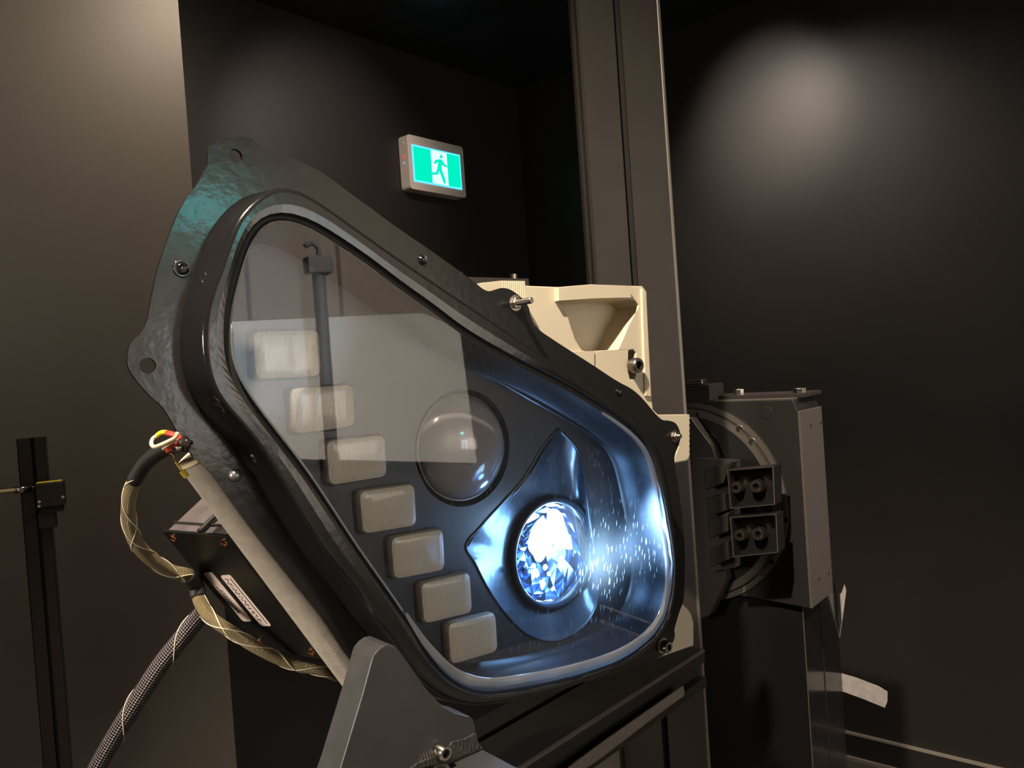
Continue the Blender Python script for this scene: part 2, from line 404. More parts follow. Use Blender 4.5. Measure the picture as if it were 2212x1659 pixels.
# baseboard of the right wall, with a pale top edge and a pale foot bead
bh = hit(1826, 1580, PR, nR).z
mb = MB(); mb.box(c0 + nR * 0, front_right - c0, nR * .012, Z * bh); bb = mb.ob('baseboard_right', M['blackwall']); bb['kind'] = 'structure'
mb = MB(); mb.box(c0 + Z * bh, front_right - c0, nR * .014, Z * .005); mb.box(c0 + nR * .012, front_right - c0, nR * .010, Z * .010)
tr = mb.ob('trim_1', M['trimlite']); tr['kind'] = 'structure'
# fine joint between ceiling panels
mb = MB()
ja, jb = hit(1010, 48, V((0, 0, CEIL)), Z), hit(1130, -8, V((0, 0, CEIL)), Z)
jd = (jb - ja).normalized(); mb.box(ja - jd * 2.5 - Z * .003, jd * 5, Z.cross(jd) * .012, Z * .004)
mb.ob('trim_2', M['ceiling'])['kind'] = 'structure'
# the room behind the camera, seen only as reflections: beam patch board, stand lamp, door seams
COVC = .028
def refl(x, y, off=0.0):
    p = hit(x, y, P0 + N * COVC, N); d = ray(x, y); r = d - 2 * d.dot(N) * N
    q = WF - NF * off; t = (q - p).dot(NF) / r.dot(NF); return p + r * t
FR = Frame(WF, D1, Z, -NF)
bp_ = [refl(*q, .06) for q in ((380, 700), (915, 676), (993, 712), (1030, 1000), (380, 985))]
bd = [V(((p - WF).dot(D1), p.z)) for p in bp_]
mb = FR.plate(bd, [], .03, .06)  # headlight's lit patch painted as a pale board, cut to the beam cutoff
tag(mb.ob('beam_patch_board', M['beam_patch']), 'pale board added as the headlight beam patch on the wall behind the camera, mirrored in the headlight cover', 'board')
# black panels added to darken the front wall's reflection: below the board and past its edge
xe = (bd[2][0] + bd[3][0]) / 2; sg = 1 if xe > bd[0][0] else -1; zlo = (bd[3][1] + bd[4][1]) / 2

mb = MB(); mb.box(WF + D1 * xe - NF * .012, D1 * sg * 3.0, NF * .010, Z * (CEIL - .01)); mb.box(WF + D1 * (xe - sg * 3.2) - NF * .012, D1 * sg * 3.2, NF * .010, Z * zlo)
mb.ob('dark_panels', M['blackwall'])['kind'] = 'structure'
mb = MB()
for xs in ((533, 640, 572, 900), (727, 565, 765, 830)):
    a, b = refl(xs[0], xs[1], .0), refl(xs[2], xs[3], 0)
    mb.box(V((a.x, a.y, 0)) - NF * .004, D1 * .014, NF * .004, Z * 2.05)
mb.ob('trim_3', M['ink'])['kind'] = 'structure'
ql = refl(688, 592, .5); qt = refl(688, 555, .5); qe = refl(660, 575, .5); hw = abs((qe - ql).dot(D1))
sl = thing('stand_lamp', V((ql.x, ql.y, 0)), 'dark box head on a thin pole, mirrored in the headlight cover', 'lamp stand')
mb = MB(); mb.box(ql - D1 * hw - NF * .03, D1 * 2 * hw, NF * .06, Z * (qt.z - ql.z)); mb.ob('lamp_head', M['hv'], sl, bevel=.004)
mb = MB(); mb.cyl(V((ql.x, ql.y, .02)), ql, .022); mb.ob('pole', M['hv'], sl)
mb = MB(); mb.cyl(V((ql.x, ql.y, 0)), V((ql.x, ql.y, .02)), .16); mb.ob('base', M['hv'], sl)
tube_mb(crom([qt - Z * .005, qt + Z * .03, qt + Z * .045 - D1 * .02, qt + Z * .035 - D1 * .045], 5, False), .008).ob('hook', M['hv'], sl, smooth=True)

# ================================================================== EXIT SIGN
def exit_sign(front_px, screen_px, fr, c, label, mirrorfn=None):
    g = fr.px if mirrorfn is None else mirrorfn
    TL, TR, BR, BL = [g(*p) if mirrorfn else fr.px(*p, c) for p in front_px]
    x0, x1 = (TL[0] + BL[0]) / 2, (TR[0] + BR[0]) / 2; y1, y0 = (TL[1] + TR[1]) / 2, (BL[1] + BR[1]) / 2
    return x0, x1, y0, y1
SF = Frame(CORNER, D1, Z, nB)
def build_sign(fr, x0, x1, y0, y1, c, label, mg='green', mw='signwhite'):
    t = thing('exit_sign', fr.w((x0 + x1) / 2, (y0 + y1) / 2, 0), label, 'exit sign', )
    rr = .012; pts = []
    for cx_, cy_, a0 in ((x1 - rr, y1 - rr, 0), (x0 + rr, y1 - rr, 90), (x0 + rr, y0 + rr, 180), (x1 - rr, y0 + rr, 270)):
        for k in range(5):
            a = math.radians(a0 + k * 22.5); pts.append(V((cx_ + rr * math.cos(a), cy_ + rr * math.sin(a))))
    fr.plate(pts, [], 0.001, c).ob('case', M['signbody'], t, bevel=.004)
    w_, h_ = x1 - x0, y1 - y0
    sx0, sx1, sy0, sy1 = x0 + w_ * .065, x1 - w_ * .075, y0 + h_ * .145, y1 - h_ * .175
    def R(a, b, d, e): return [V((a, b)), V((d, b)), V((d, e)), V((a, e))]
    fr.plate(R(sx0, sy0, sx1, sy1), [], c, c + .0015).ob('light_border', M['signborder'], t)
    e = .006
    fr.plate(R(sx0 + e, sy0 + e, sx1 - e, sy1 - e), [], c + .0015, c + .0025).ob('green_panel', M[mg], t)
    sw, sh = sx1 - sx0, sy1 - sy0
    def uvp(u, v): return V((sx0 + sw * u, sy1 - sh * v))
    fr.plate([uvp(.37, .045), uvp(.70, .045), uvp(.70, .955), uvp(.37, .955)], [], c + .0025, c + .0032).ob('door_pictogram', M[mw], t)
    # running figure, traced in the sign's own proportions
    Z0 = [(455, 402), (448, 386), (470, 362), (520, 355), (542, 370), (560, 408), (588, 422), (584, 438), (552, 430), (534, 408), (524, 440), (532, 480), (552, 545), (556, 582), (560, 598), (545, 604), (535, 585), (506, 495), (497, 468), (484, 508), (466, 514), (425, 512), (418, 500), (430, 486), (462, 490), (480, 448), (494, 390), (480, 384), (466, 406)]
    def zuv(x, y):
        u = (x - 237) / 505.; top = 205 + (x - 230) * .208; bot = 580 + (x - 245) * .168
        return uvp(u, (y - top) / (bot - top))
    mb = fr.plate([zuv(*p) for p in Z0], [], c + .0032, c + .004)
    hc = zuv(530, 330); fr.plate(fr.circle(hc, sh * .052, 16), [], c + .0032, c + .004, mb)
    mb.ob('running_figure', M[mg], t)
    for z_, k_ in ((.60, 'redled'), (.49, 'blueled'), (.86, 'signbody')):
        mb = MB(); p = fr.w(x0, y0 + h_ * z_, c * .5); mb.cyl(p, p - fr.A * .002, .004, n=12); mb.ob('indicator_light', M[k_], t)
    return t
sx = exit_sign(((881, 291), (1000, 316), (1007, 426), (885, 409)), None, SF, .045, '')
build_sign(SF, *sx, .045, 'lit green exit sign with running figure, on the black wall')
# a second sign behind the camera, mirrored as the teal gleam in the flange
FW = Frame(WF, D1, Z, -NF)
pm = hit(432, 452, P0, N); dm = ray(432, 452); rm = dm - 2 * dm.dot(N) * N; pm = pm + rm * ((WF - pm).dot(NF) / rm.dot(NF))
a_, b_ = (pm - WF).dot(D1), pm.z

if b_ < 2.2: build_sign(Frame(WF, D1, Z, -NF), a_ - .14, a_ + .14, b_ - .085, b_ + .075, .045, 'green exit sign behind the camera, mirrored as teal gleam in the upper left flange', 'green2', 'white2')

# ================================================================== FASTENERS
def ring_pts(c, ax, r, n, ph=0):
    ax = V(ax).normalized(); x = ax.cross(Z); x = V((1, 0, 0)) if x.length < 1e-3 else x.normalized(); y = ax.cross(x)
    return [c + (x * math.cos(2 * PI * i / n + ph) + y * math.sin(2 * PI * i / n + ph)) * r for i in range(n)]
def cap_screw(c, ax, r, h, label, m='steel', group=None, parent=None, washer=True, depth=.012):
    """socket head cap screw: c = centre of the seat, ax = outward"""
    ax = V(ax).normalized()
    t = parent or thing('cap_screw', c, label, 'screw', group)
    n = 24; H_ = c + ax * h
    mb = MB(); mb.rings([ring_pts(c + ax * .0006, ax, r, n), ring_pts(c + ax * h * .85, ax, r, n), ring_pts(H_, ax, r * .86, n),
                         ring_pts(H_, ax, r * .55, n), ring_pts(H_ - ax * h * .6, ax, r * .5, n)])
    hd = mb.ob('screw_head', M[m], t, autos=40)
    mb = MB(); mb.rings([ring_pts(H_ - ax * h * .60, ax, r * .52, 6), ring_pts(H_ - ax * h * .58, ax, r * .50, 6)]); mb.ob('socket', M['slot'], hd)
    mb = MB(); mb.cyl(c - ax * depth, c + ax * .001, r * .55, n=16); mb.ob('shank', M[m], t)
    if washer:
        mb = MB(); mb.rings([ring_pts(c, ax, r * 1.3, n), ring_pts(c + ax * .0011, ax, r * 1.3, n)]); mb.ob('washer', M[m], t)
    return t
def hex_nut(c, ax, r, h, stud, label, group=None, m='steel'):
    ax = V(ax).normalized(); t = thing('nut_and_stud', c, label, 'bolt', group)
    mb = MB(); mb.rings([ring_pts(c, ax, r * 1.3, 24), ring_pts(c + ax * .0012, ax, r * 1.3, 24)]); mb.ob('washer', M[m], t)
    mb = MB(); mb.rings([ring_pts(c + ax * .0012, ax, r, 6), ring_pts(c + ax * (h * .9), ax, r, 6), ring_pts(c + ax * h, ax, r * .88, 6)]); mb.ob('hex_nut', M[m], t, bevel=.0003)
    rs = [ring_pts(c - ax * .02, ax, r * .5, 14)]; k = int(stud / .0006)
    for i in range(k): rs.append(ring_pts(c + ax * (h + stud * i / k), ax, r * (.52 if i % 2 else .46), 14))
    rs.append(ring_pts(c + ax * (h + stud), ax, r * .42, 14))
    MB().rings(rs).ob('threaded_stud', M[m], t); return t

# ================================================================== HEADLIGHT
HF = Frame(P0, H, Z, N)
C_RIM = .030
FL = [(451, 322), (462, 311), (482, 301), (510, 296), (539, 297), (554, 307), (568, 321), (586, 330), (612, 336), (651, 350), (695, 372), (756, 417), (811, 457), (850, 486), (930, 541), (985, 580), (1027, 611), (1043, 624), (1056, 629), (1069, 626), (1084, 622), (1098, 624), (1113, 632), (1130, 647), (1142, 664), (1146, 681), (1153, 699), (1168, 715), (1191, 731), (1231, 757), (1278, 787), (1333, 823), (1367, 842), (1388, 861), (1405, 881), (1420, 898), (1431, 907), (1446, 909), (1459, 914), (1467, 927), (1470, 945), (1466, 962), (1459, 980), (1457, 996), (1462, 1030), (1472, 1100), (1479, 1180), (1479, 1240), (1476, 1298), (1467, 1324), (1460, 1348), (1457, 1360), (1458, 1372), (1456, 1382), (1450, 1393), (1443, 1404), (1434, 1414), (1420, 1421), (1404, 1428), (1351, 1448), (1286, 1468), (1208, 1484), (1127, 1500), (1060, 1508), (980, 1508), (900, 1500), (840, 1485), (800, 1465), (759, 1429), (694, 1334), (629, 1253), (564, 1171), (502, 1087), (450, 1015), (418, 987), (372, 912), (345, 870), (322, 853), (297, 839), (286, 824), (278, 795), (276, 766), (283, 741), (297, 727), (311, 708), (319, 687), (328, 640), (340, 585), (355, 538), (371, 495), (384, 463), (402, 430), (424, 401), (438, 376), (448, 358), (449, 338)]
FL[75:80] = [(418, 987), (390, 945), (352, 880), (322, 853)]
R1 = [(600, 402), (640, 404), (677, 423), (720, 453), (850, 546), (1000, 648), (1072, 696), (1174, 765), (1289, 843), (1360, 895), (1405, 935), (1430, 985), (1447, 1060), (1459, 1140), (1466, 1210), (1463, 1275), (1448, 1340), (1420, 1388), (1380, 1420), (1330, 1448), (1208, 1496), (1140, 1511), (1084, 1522), (1043, 1527), (1014, 1527), (967, 1514), (920, 1480), (887, 1444), (863, 1403), (811, 1339), (763, 1269), (704, 1198), (554, 962), (467, 862), (452, 830), (442, 784), (438, 737), (440, 694), (447, 651), (463, 604), (485, 542), (503, 490), (522, 457), (536, 444), (565, 417)]
WN = [(606, 473), (648, 481), (684, 499), (738, 535), (792, 571), (850, 616), (920, 665), (1000, 724), (1121, 792), (1205, 833), (1274, 873), (1335, 912), (1383, 954), (1404, 991), (1418, 1047), (1434, 1130), (1444, 1195), (1447, 1260), (1428, 1338), (1392, 1383), (1351, 1411), (1310, 1430), (1208, 1460), (1107, 1479), (1050, 1485), (1009, 1478), (968, 1455), (940, 1425), (905, 1380), (866, 1316), (769, 1177), (663, 1017), (539, 853), (510, 802), (501, 766), (500, 712), (503, 665), (516, 614), (528, 567), (539, 535), (554, 502), (575, 481)]
hl = thing('headlight', P0 - Z * .3, 'black rimmed asymmetrical truck headlight with clear cover, lit bluish at lower right', 'headlight')
fl2 = crom(HF.poly(FL, 0), 4)
hole_c = [HF.px(509, 337), HF.px(319, 790)]
small = [HF.px(1114, 655), HF.px(1461, 942)]
holes = [HF.circle(hole_c[0], .0046, 24), HF.circle(hole_c[1], .0048, 24)]
ctr = HF.px(960, 960, COVC)
NR = 220
r1 = blur(angsample(crom(HF.poly(R1, C_RIM), 4), ctr, NR), 2)
r0p = blur(offset(r1, .004), 3)
wn = blur(angsample(crom(HF.poly(WN, COVC), 4), ctr, NR), 2)
wg = blur(offset(wn, .0055), 2)
# flange plate with the opening left out
inner = offset(r1, -.006)
HF.plate(fl2, holes + [inner], -.003, 0.0).ob('flange', M['flange'], hl, bevel=.0007)
# raised rim wall and front border
def W3(poly, c): return [HF.w(p[0], p[1], c) for p in poly]
rim = [W3(r0p, -.001), W3(r0p, .002), W3([a * .6 + b * .4 for a, b in zip(r0p, r1)], .012), W3(r1, C_RIM - .003), W3(offset(r1, -.0012), C_RIM - .0006), W3(offset(r1, -.0035), C_RIM)]
mb = MB(); mb.rings(rim, False, False); mb.ob('raised_rim', M['gloss'], hl, smooth=True)
bd_in = [a.lerp(b, 0.0) for a, b in zip(wg, r1)]
mb = MB()
def lerpP(a, b, t): return [p.lerp(q, t) for p, q in zip(a, b)]
o1 = offset(r1, -.0035)
mb.rings([W3(o1, C_RIM), W3(lerpP(o1, wg, .5), C_RIM + .0001), W3(wg, C_RIM - .0005)], False, False)
mb.ob('front_border', M['flange'], hl)
mb = MB(); mb.rings([W3(wg, C_RIM - .0005), W3(lerpP(wg, wn, .35), COVC - .003), W3(wn, COVC - .0005)], False, False)
mb.ob('gasket', M['matteblack'], hl, smooth=True)
# clear window sheet
HF_tri = tessellate_polygon([[V((p[0], p[1], 0)) for p in wn]])
vs = W3(wn, COVC); mk('window_pane', vs, [tuple(t) for t in HF_tri], M['cover'], hl, uvs=uvof(HF, vs))
# clear moulded edge along the bottom and right of the window
def ang_index(x, y, c): 
    p = HF.px(x, y, c) - ctr; return int(round((math.atan2(p[1], p[0]) % (2 * PI)) / (2 * PI) * NR)) % NR
i0, i1 = ang_index(870, 1320, COVC), ang_index(1290, 880, COVC)
idx = []; i = i0
while i != i1: idx.append(i); i = (i + 1) % NR
mb = MB(); vs_ = []; K = 8
wi = offset(wn, -.0095); n_ = len(idx)
for q, i in enumerate(idx):
    e = min(1, q / 14., (n_ - 1 - q) / 14.)
    wob = .0006 * math.sin(q * .9) + .0005 * math.sin(q * 2.3)
    for k in range(K + 1):
        a = PI * k / K; u = .5 - .5 * math.cos(a)
        p = wn[i].lerp(wi[i], u * (.25 + .75 * e)) + (wn[i] - wi[i]) * .25 * e
        vs_.append(HF.w(p[0], p[1], COVC + .0008 + (.0020 + wob) * math.sin(a) * e))
fs_ = [(q * (K + 1) + k, q * (K + 1) + k + 1, (q + 1) * (K + 1) + k + 1, (q + 1) * (K + 1) + k) for q in range(n_ - 1) for k in range(K)]
mk('clear_edge', vs_, fs_, M['clearedge'], hl, smooth=True)
# thin seal line on the left edge of the window
i0, i1 = ang_index(505, 700, COVC), ang_index(880, 1335, COVC)
idx = []; i = i0
while i != i1: idx.append(i); i = (i + 1) % NR
tube_mb([HF.w(wn[i][0], wn[i][1], COVC + .0006) for i in idx], .0009, 8).ob('seal_line', M['clearedge'], hl, smooth=True)

# ---- interior
CI = -.012
tr_ = blur(offset(wn, -.004), 1)
mb = MB(); mb.rings([W3(wn, COVC - .001), W3(offset(wn, -.002), .010), W3(tr_, CI + .004), W3(offset(tr_, -.004), CI)], False, False)
M['inwall'] = mat('dark_inner_wall', (.007, .009, .013), .34, spec=.3)
mb.ob('inner_wall', M['inwall'], hl, smooth=True)
fl_in = offset(tr_, -.004)
LC = HF.px(1003, 967, -.012); LR = .0425          # projector lens
BC = HF.px(1192, 1193, -.030); BR_ = .050         # lamp
BOWL = [(1205, 925), (1247, 973), (1265, 1047), (1277, 1135), (1290, 1220), (1292, 1290), (1268, 1345), (1205, 1384), (1145, 1374), (1095, 1330), (1052, 1268), (1025, 1215), (1006, 1180), (1040, 1135), (1090, 1080), (1130, 1035), (1172, 965)]
bowl = crom(HF.poly(BOWL, CI), 3)
bctr = HF.px(1165, 1180, CI)
# keep the lens hole clear of the bowl: lens recess ring
lens_hole = HF.circle(LC, .0475, 40)
mb = HF.plate(fl_in, [lens_hole, bowl], CI - .0015, CI, back=False)
mk('bezel_panel', mb.v, mb.f, M['slate'], hl, uvs=uvof(HF, mb.v))
# ridge that steps down to the right of the bowl
RD = [(985, 772), (1124, 850), (1205, 895), (1298, 955), (1338, 1000), (1360, 1060), (1378, 1150), (1386, 1237), (1376, 1300), (1345, 1350), (1290, 1385), (1158, 1418), (1040, 1440)]
tube_mb(crom([HF.w(*HF.px(x, y, CI), CI) for x, y in RD], 6, False), .0022, 8).ob('bezel_ridge', M['bowl'], hl, smooth=True)
tube_mb(crom([HF.w(*HF.px(x, y, CI), CI) for x, y in BOWL + BOWL[:1]], 5, False), .0013, 8).ob('bowl_lip', M['bowl'], hl, smooth=True)
# bowl surface
bl = angsample(bowl, bctr, 96)
def circ_from(ctr2, r): return [V((ctr2[0] + r * math.cos(2 * PI * k / 96), ctr2[1] + r * math.sin(2 * PI * k / 96))) for k in range(96)]
bring = circ_from(BC, BR_)
mb = MB(); mb.rings([W3(bl, CI), W3(lerpP(bl, bring, .35), CI - .008), W3(lerpP(bl, bring, .75), CI - .015), W3(bring, -0.0300)], False, False)
mb.ob('lamp_bowl', M['bowl'], hl, smooth=True)
# fold running from the bowl's left corner up to the right
fp = [HF.w(*HF.px(1006, 1182, CI + .0), CI), HF.w(*HF.px(1075, 1098, -.02), -.02), HF.w(*HF.px(1128, 1046, -0.0110), -0.0110), HF.w(*HF.px(1195, 945, CI), CI - .002)]
tube_mb(crom(fp, 6, False), .0012, 8).ob('bowl_fold', M['bowl'], hl, smooth=True)
# lamp unit
lamp = MB(); lamp.rings([W3(circ_from(BC, .0510), -0.0310), W3(circ_from(BC, .0512), -0.0260), W3(circ_from(BC, .0490), -0.0230), W3(circ_from(BC, .0455), -0.0260), W3(circ_from(BC, .0445), -0.0350)], False, False)
lr = lamp.ob('lamp_ring', M['bowl'], hl, smooth=True)
# faceted reflector cup
rs = []; random.seed(3)
for j, (rr, cc) in enumerate(((.0445, -0.0350), (.040, -0.0450), (.033, -0.0550), (.024, -0.0630), (.013, -0.0680), (.004, -0.0700))):
    rs.append([HF.w(BC[0] + rr * math.cos(2 * PI * k / 18 + j * .17), BC[1] + rr * math.sin(2 * PI * k / 18 + j * .17), cc + random.uniform(-.0035, .0035)) for k in range(18)])
M['refl'] = mat('blue_facet_mirror', (.10, .17, .32), .12, metal=1)
mb = MB(); mb.rings(rs, False, True); mb.ob('reflector', M['refl'], hl)
# glowing lamp body (upper left of the cup) and glowing patches below that imitate glints in the reflector facets
def lpx(x, y, c=-0.0370): return HF.px(x, y, c)
LP = [(1200, 1100), (1214, 1112), (1222, 1140), (1232, 1166), (1236, 1186), (1222, 1184), (1214, 1170), (1200, 1172), (1182, 1186), (1176, 1205), (1166, 1214), (1158, 1200), (1148, 1186), (1150, 1158), (1160, 1136), (1172, 1122), (1186, 1124), (1190, 1106)]
em = HF.plate(crom([lpx(*p) for p in LP], 3), [], -0.0410, -0.0370)
em.ob('glowing_lamp', M['lamp'], hl)
mb = MB()
for (x, y, s) in ((1160, 1240, .0026), (1172, 1262, .0034), (1186, 1240, .002), (1168, 1288, .003), (1182, 1296, .004), (1196, 1272, .0018), (1154, 1222, .002), (1178, 1226, .0025)):
    p = lpx(x, y, -0.0430)
    q = [V((p[0] + s * random.uniform(.6, 1.5) * math.cos(a), p[1] + s * random.uniform(.8, 1.6) * math.sin(a))) for a in (0, 1.1, 2.2, 3.4, 4.6, 5.5)]
    HF.plate(q, [], -0.0440, -0.0430, mb)
mb.ob('facet_glints', M['lamp'], hl)
# clear dome glass in front of the cup
rs = []
for j in range(9):
    t = j / 8 * PI / 2; rs.append([HF.w(BC[0] + .044 * math.cos(t) * math.cos(2 * PI * k / 48) + 1e-5, BC[1] + .044 * math.cos(t) * math.sin(2 * PI * k / 48), -0.0330 + .020 * math.sin(t)) for k in range(48)])
mb = MB(); mb.rings(rs[:-1] + [[HF.w(BC[0] + 1e-4 * math.cos(2 * PI * k / 48), BC[1] + 1e-4 * math.sin(2 * PI * k / 48), -0.0130) for k in range(48)]], False, True)
mb.ob('lamp_glass', M['glass'], hl, smooth=True)
pg = HF.w(*HF.px(1130, 1229, -0.0200), -0.0200)
mb = MB(); mb.ball(pg, .0022); mb.cyl(pg, HF.w(*HF.px(1150, 1228, -0.0270), -0.0270), .0012); mb.ob('locating_pin', M['glass'], hl, smooth=True)
# inner end of the unit: dark back shell
body = [offset(r1, -.008), offset(r1, -.012), offset(r1, -.016), offset(r1, -.030)]
body = [blur(b, 6) for b in body]
mb = MB(); mb.rings([W3(body[0], -.002), W3(body[1], -.025), W3(body[2], -.032)], False, False); HF.plate(body[2], [offset(bowl, .001)], -.034, -.032, mb)
mb.ob('rear_shell', M['matteblack'], hl, smooth=True)
mb = MB(); mb.cyl(HF.w(BC[0], BC[1], -.0345), HF.w(BC[0], BC[1], -.095), .0525, .046, 48, cap=False); mb.cyl(HF.w(BC[0], BC[1], -.095), HF.w(BC[0], BC[1], -.096), .046, .046, 48); mb.ob('lamp_can', M['matteblack'], hl, autos=40)
# projector lens dome + recess
mb = MB(); mb.rings([W3(HF.circle(LC, .0475, 64), CI), W3(HF.circle(LC, .0455, 64), CI - .006), W3(HF.circle(LC, .0430, 64), CI - .008)], False, False)
mb.ob('lens_recess', M['matteblack'], hl, smooth=True)
rs = []
for j in range(13):
    t = j / 12 * PI / 2
    rs.append(W3(HF.circle(LC, max(LR * math.cos(t), 1e-4), 64), CI - .006 + .024 * math.sin(t)))
M['dome'] = mat('grey_glass_dome', (.40, .37, .37), .16, coat=1.0, coat_r=.02, ior=1.6)
mb = MB(); mb.rings(rs, False, True); mb.ob('projector_lens', M['dome'], hl, smooth=True)
mb = MB(); a = HF.circle(LC, LR + .0012, 64); b = HF.circle(LC, LR - .0006, 64)
mb.rings([W3(a, CI - .006), W3(a, CI - .003), W3(b, CI - .0025), W3(b, CI - .006)], False, False); mb.ob('lens_ring', M['bsteel'], hl, smooth=True)

# ---- seven cream light modules
MODS = [((545, 714), (692, 711), (697, 813), (552, 821)), ((626, 839), (765, 829), (770, 921), (637, 940)), ((703, 952), (834, 938), (839, 1030), (711, 1051)), ((775, 1061), (898, 1044), (903, 1136), (784, 1156)), ((844, 1162), (960, 1141), (964, 1232), (851, 1254)), ((908, 1261), (1018, 1235), (1023, 1324), (916, 1350)), ((967, 1348), (1073, 1322), (1078, 1408), (974, 1438))]
def rrect(q, r, n=6, shrink=0.0):
    c = sum(q, V((0, 0))) / 4; q = [p + (c - p).normalized() * shrink for p in q]; out = []
    for i in range(4):
        p = q[i]; a = (q[i - 1] - p).normalized(); b = (q[(i + 1) % 4] - p).normalized()
        s, e = p + a * r, p + b * r
        for k in range(n + 1):
            t = k / n; out.append((s * (1 - t) + p * t) * (1 - t) + (p * (1 - t) + e * t) * t)
    return out
for k, q in enumerate(MODS):
    q2 = [HF.px(x, y, -.004) for x, y in q]
    rg = [W3(rrect(q2, .006), CI - .001), W3(rrect(q2, .006), -.0068), W3(rrect(q2, .006, shrink=.0012), -.0048), W3(rrect(q2, .005, shrink=.0042), -.0040), W3(rrect(q2, .004, shrink=.010), -.0036)]
    mb = MB(); mb.rings(rg, True, True)
    o = mk('light_module', mb.v, mb.f, M['module'], hl, uvs=uvof(HF, mb.v), smooth=False, autos=30)
    mb = MB(); mb.rings([W3(rrect(q2, .006, shrink=-.0022), CI + .0001), W3(rrect(q2, .006, shrink=-.0022), CI + .0007), W3(rrect(q2, .006), CI + .0007)], False, False)
    mb.ob('module_frame', M['matteblack'], o)
# screws and rivet on the flange
for (x, y, r, kind) in ((393, 580, .0050, 'a'), (912, 561, .0038, 'a'), (508, 1027, .0044, 'b'), (1335, 846, .0028, 'a'), (1458, 1156, .0022, 'b')):
    p = HF.w(*HF.px(x, y, 0), 0)
    mb = MB()
    if kind == 'a':
        mb.rings([ring_pts(p + N * .0001, N, r * 1.15, 24), ring_pts(p + N * .0008, N, r * 1.05, 24), ring_pts(p + N * .0006, N, r * .8, 24), ring_pts(p + N * .0016, N, r * .55, 24), ring_pts(p + N * .0010, N, r * .25, 24)], False, True)
        mb.ob('flange_screw', M['gloss'], hl, autos=50)
    else:
        mb.rings([ring_pts(p + N * (.0045 * math.sin(t)) * (r / .0044), N, r * math.cos(t), 20) for t in (0, .3, .6, .9, 1.2, 1.5)], False, True)
        mb.ob('rivet', M['screw_face'] if r > .003 else M['flange'], hl, smooth=True)

# lights that belong to the lamp
def lampspot(name, loc, d, power, size, blend, colr, rad):
    o = spot(name, loc, loc + d, power, size, blend, colr, rad); o.parent = hl
    o.location = loc - V(hl.location); return o
lc = HF.w(BC[0], BC[1], -.009)
pl = bpy.data.lights.new('lamp_glow', 'POINT'); pl.energy = 0.28; pl.color = (.20, .48, 1.0); pl.shadow_soft_size = .012
po = bpy.data.objects.new('lamp_glow', pl); col.objects.link(po); po.parent = hl; po.location = HF.w(BC[0], BC[1], -.006) - V(hl.location)
lampspot('lamp_beam', lc, N + H * .10 + Z * .05, 11.0, 92, 1.0, (.50, .76, 1.0), .012)
lampspot('lamp_beam', lc, N + H * 1.55 + Z * .16, 26.0, 52, 1.0, (.38, .64, 1.0), .010)

lampspot('lamp_throw', HF.w(BC[0], BC[1], .045), refl(515, 685) - HF.w(BC[0], BC[1], .045), 1000, 22, 1.0, (.55, .80, 1.0), .02)

# ---- nuts and screws that hold the flange
hex_nut(HF.w(*HF.px(1112, 655, 0), 0), N, .0052, .0045, .017, 'steel nut with a long stud on the middle ear of the flange', None)
hex_nut(HF.w(*HF.px(1456, 942, 0), 0), N, .0048, .0045, .004, 'steel nut with a short stud on the right ear beside the cream bracket')
cap_screw(HF.w(*HF.px(1430, 1394, 0), 0), N, .0058, .009, 'shiny cap screw at the lower right corner of the flange')

# ================================================================== CREAM BRACKET
CB = -.030
BT = [(985, 625), (1040, 611), (1083, 606), (1134, 607), (1136, 617), (1207, 620), (1230, 618), (1255, 616), (1279, 614), (1388, 618), (1397, 630), (1402, 740), (1408, 862), (1411, 885), (1422, 896), (1490, 895), (1490, 985), (1487, 993), (1480, 997), (1440, 1004), (1420, 985), (1395, 930), (1340, 880), (1250, 815), (1150, 760), (1110, 700), (1040, 665)]
br = thing('mounting_bracket', HF.w(*HF.px(1300, 760, CB), CB), 'cream printed plastic bracket behind the headlight flange', 'bracket')
outer = HF.poly(BT, CB)
pocket = HF.poly([(1204, 651), (1240, 649), (1300, 647), (1363, 647), (1374, 651), (1380, 660), (1377, 667), (1358, 702), (1346, 731), (1335, 755), (1300, 757), (1268, 759), (1258, 757), (1244, 736), (1234, 707), (1226, 679), (1217, 664)], CB)
sl_ = HF.poly([(1358, 757), (1368, 755), (1374, 762), (1374, 790), (1374, 812), (1370, 820), (1361, 819), (1357, 800)], CB)
HF.plate(outer, [pocket, sl_], CB - .012, CB).ob('front_plate', M['cream'], br, bevel=.0012)
CD = CB - .030
pk2 = [p for p in pocket]
mb = MB(); mb.rings([W3(offset(pk2, .0001), CB - .011), W3(pk2, CD)], False, False)
HF.plate(offset(pk2, .001), [], CD - .003, CD, mb); mb.ob('pocket', M['cream'], br)
# raised lip over the pocket and side rib
lip = HF.poly([(1204, 622), (1255, 617), (1279, 615), (1360, 618), (1360, 643), (1279, 645), (1250, 647), (1204, 650)], CB + .004)
HF.plate(lip, [], CB - .001, CB + .006).ob('lip', M['cream'], br, bevel=.002)
rb = HF.poly([(1386, 622), (1395, 632), (1406, 858), (1394, 856), (1388, 700)], CB + .002)
HF.plate(rb, [], CB - .001, CB + .0025).ob('rib', M['cream'], br, bevel=.001)
rb = HF.poly([(1160, 762), (1283, 758), (1283, 840)], CB + .001)
HF.plate(rb, [], CB - .001, CB + .0015).ob('step', M['cream'], br)
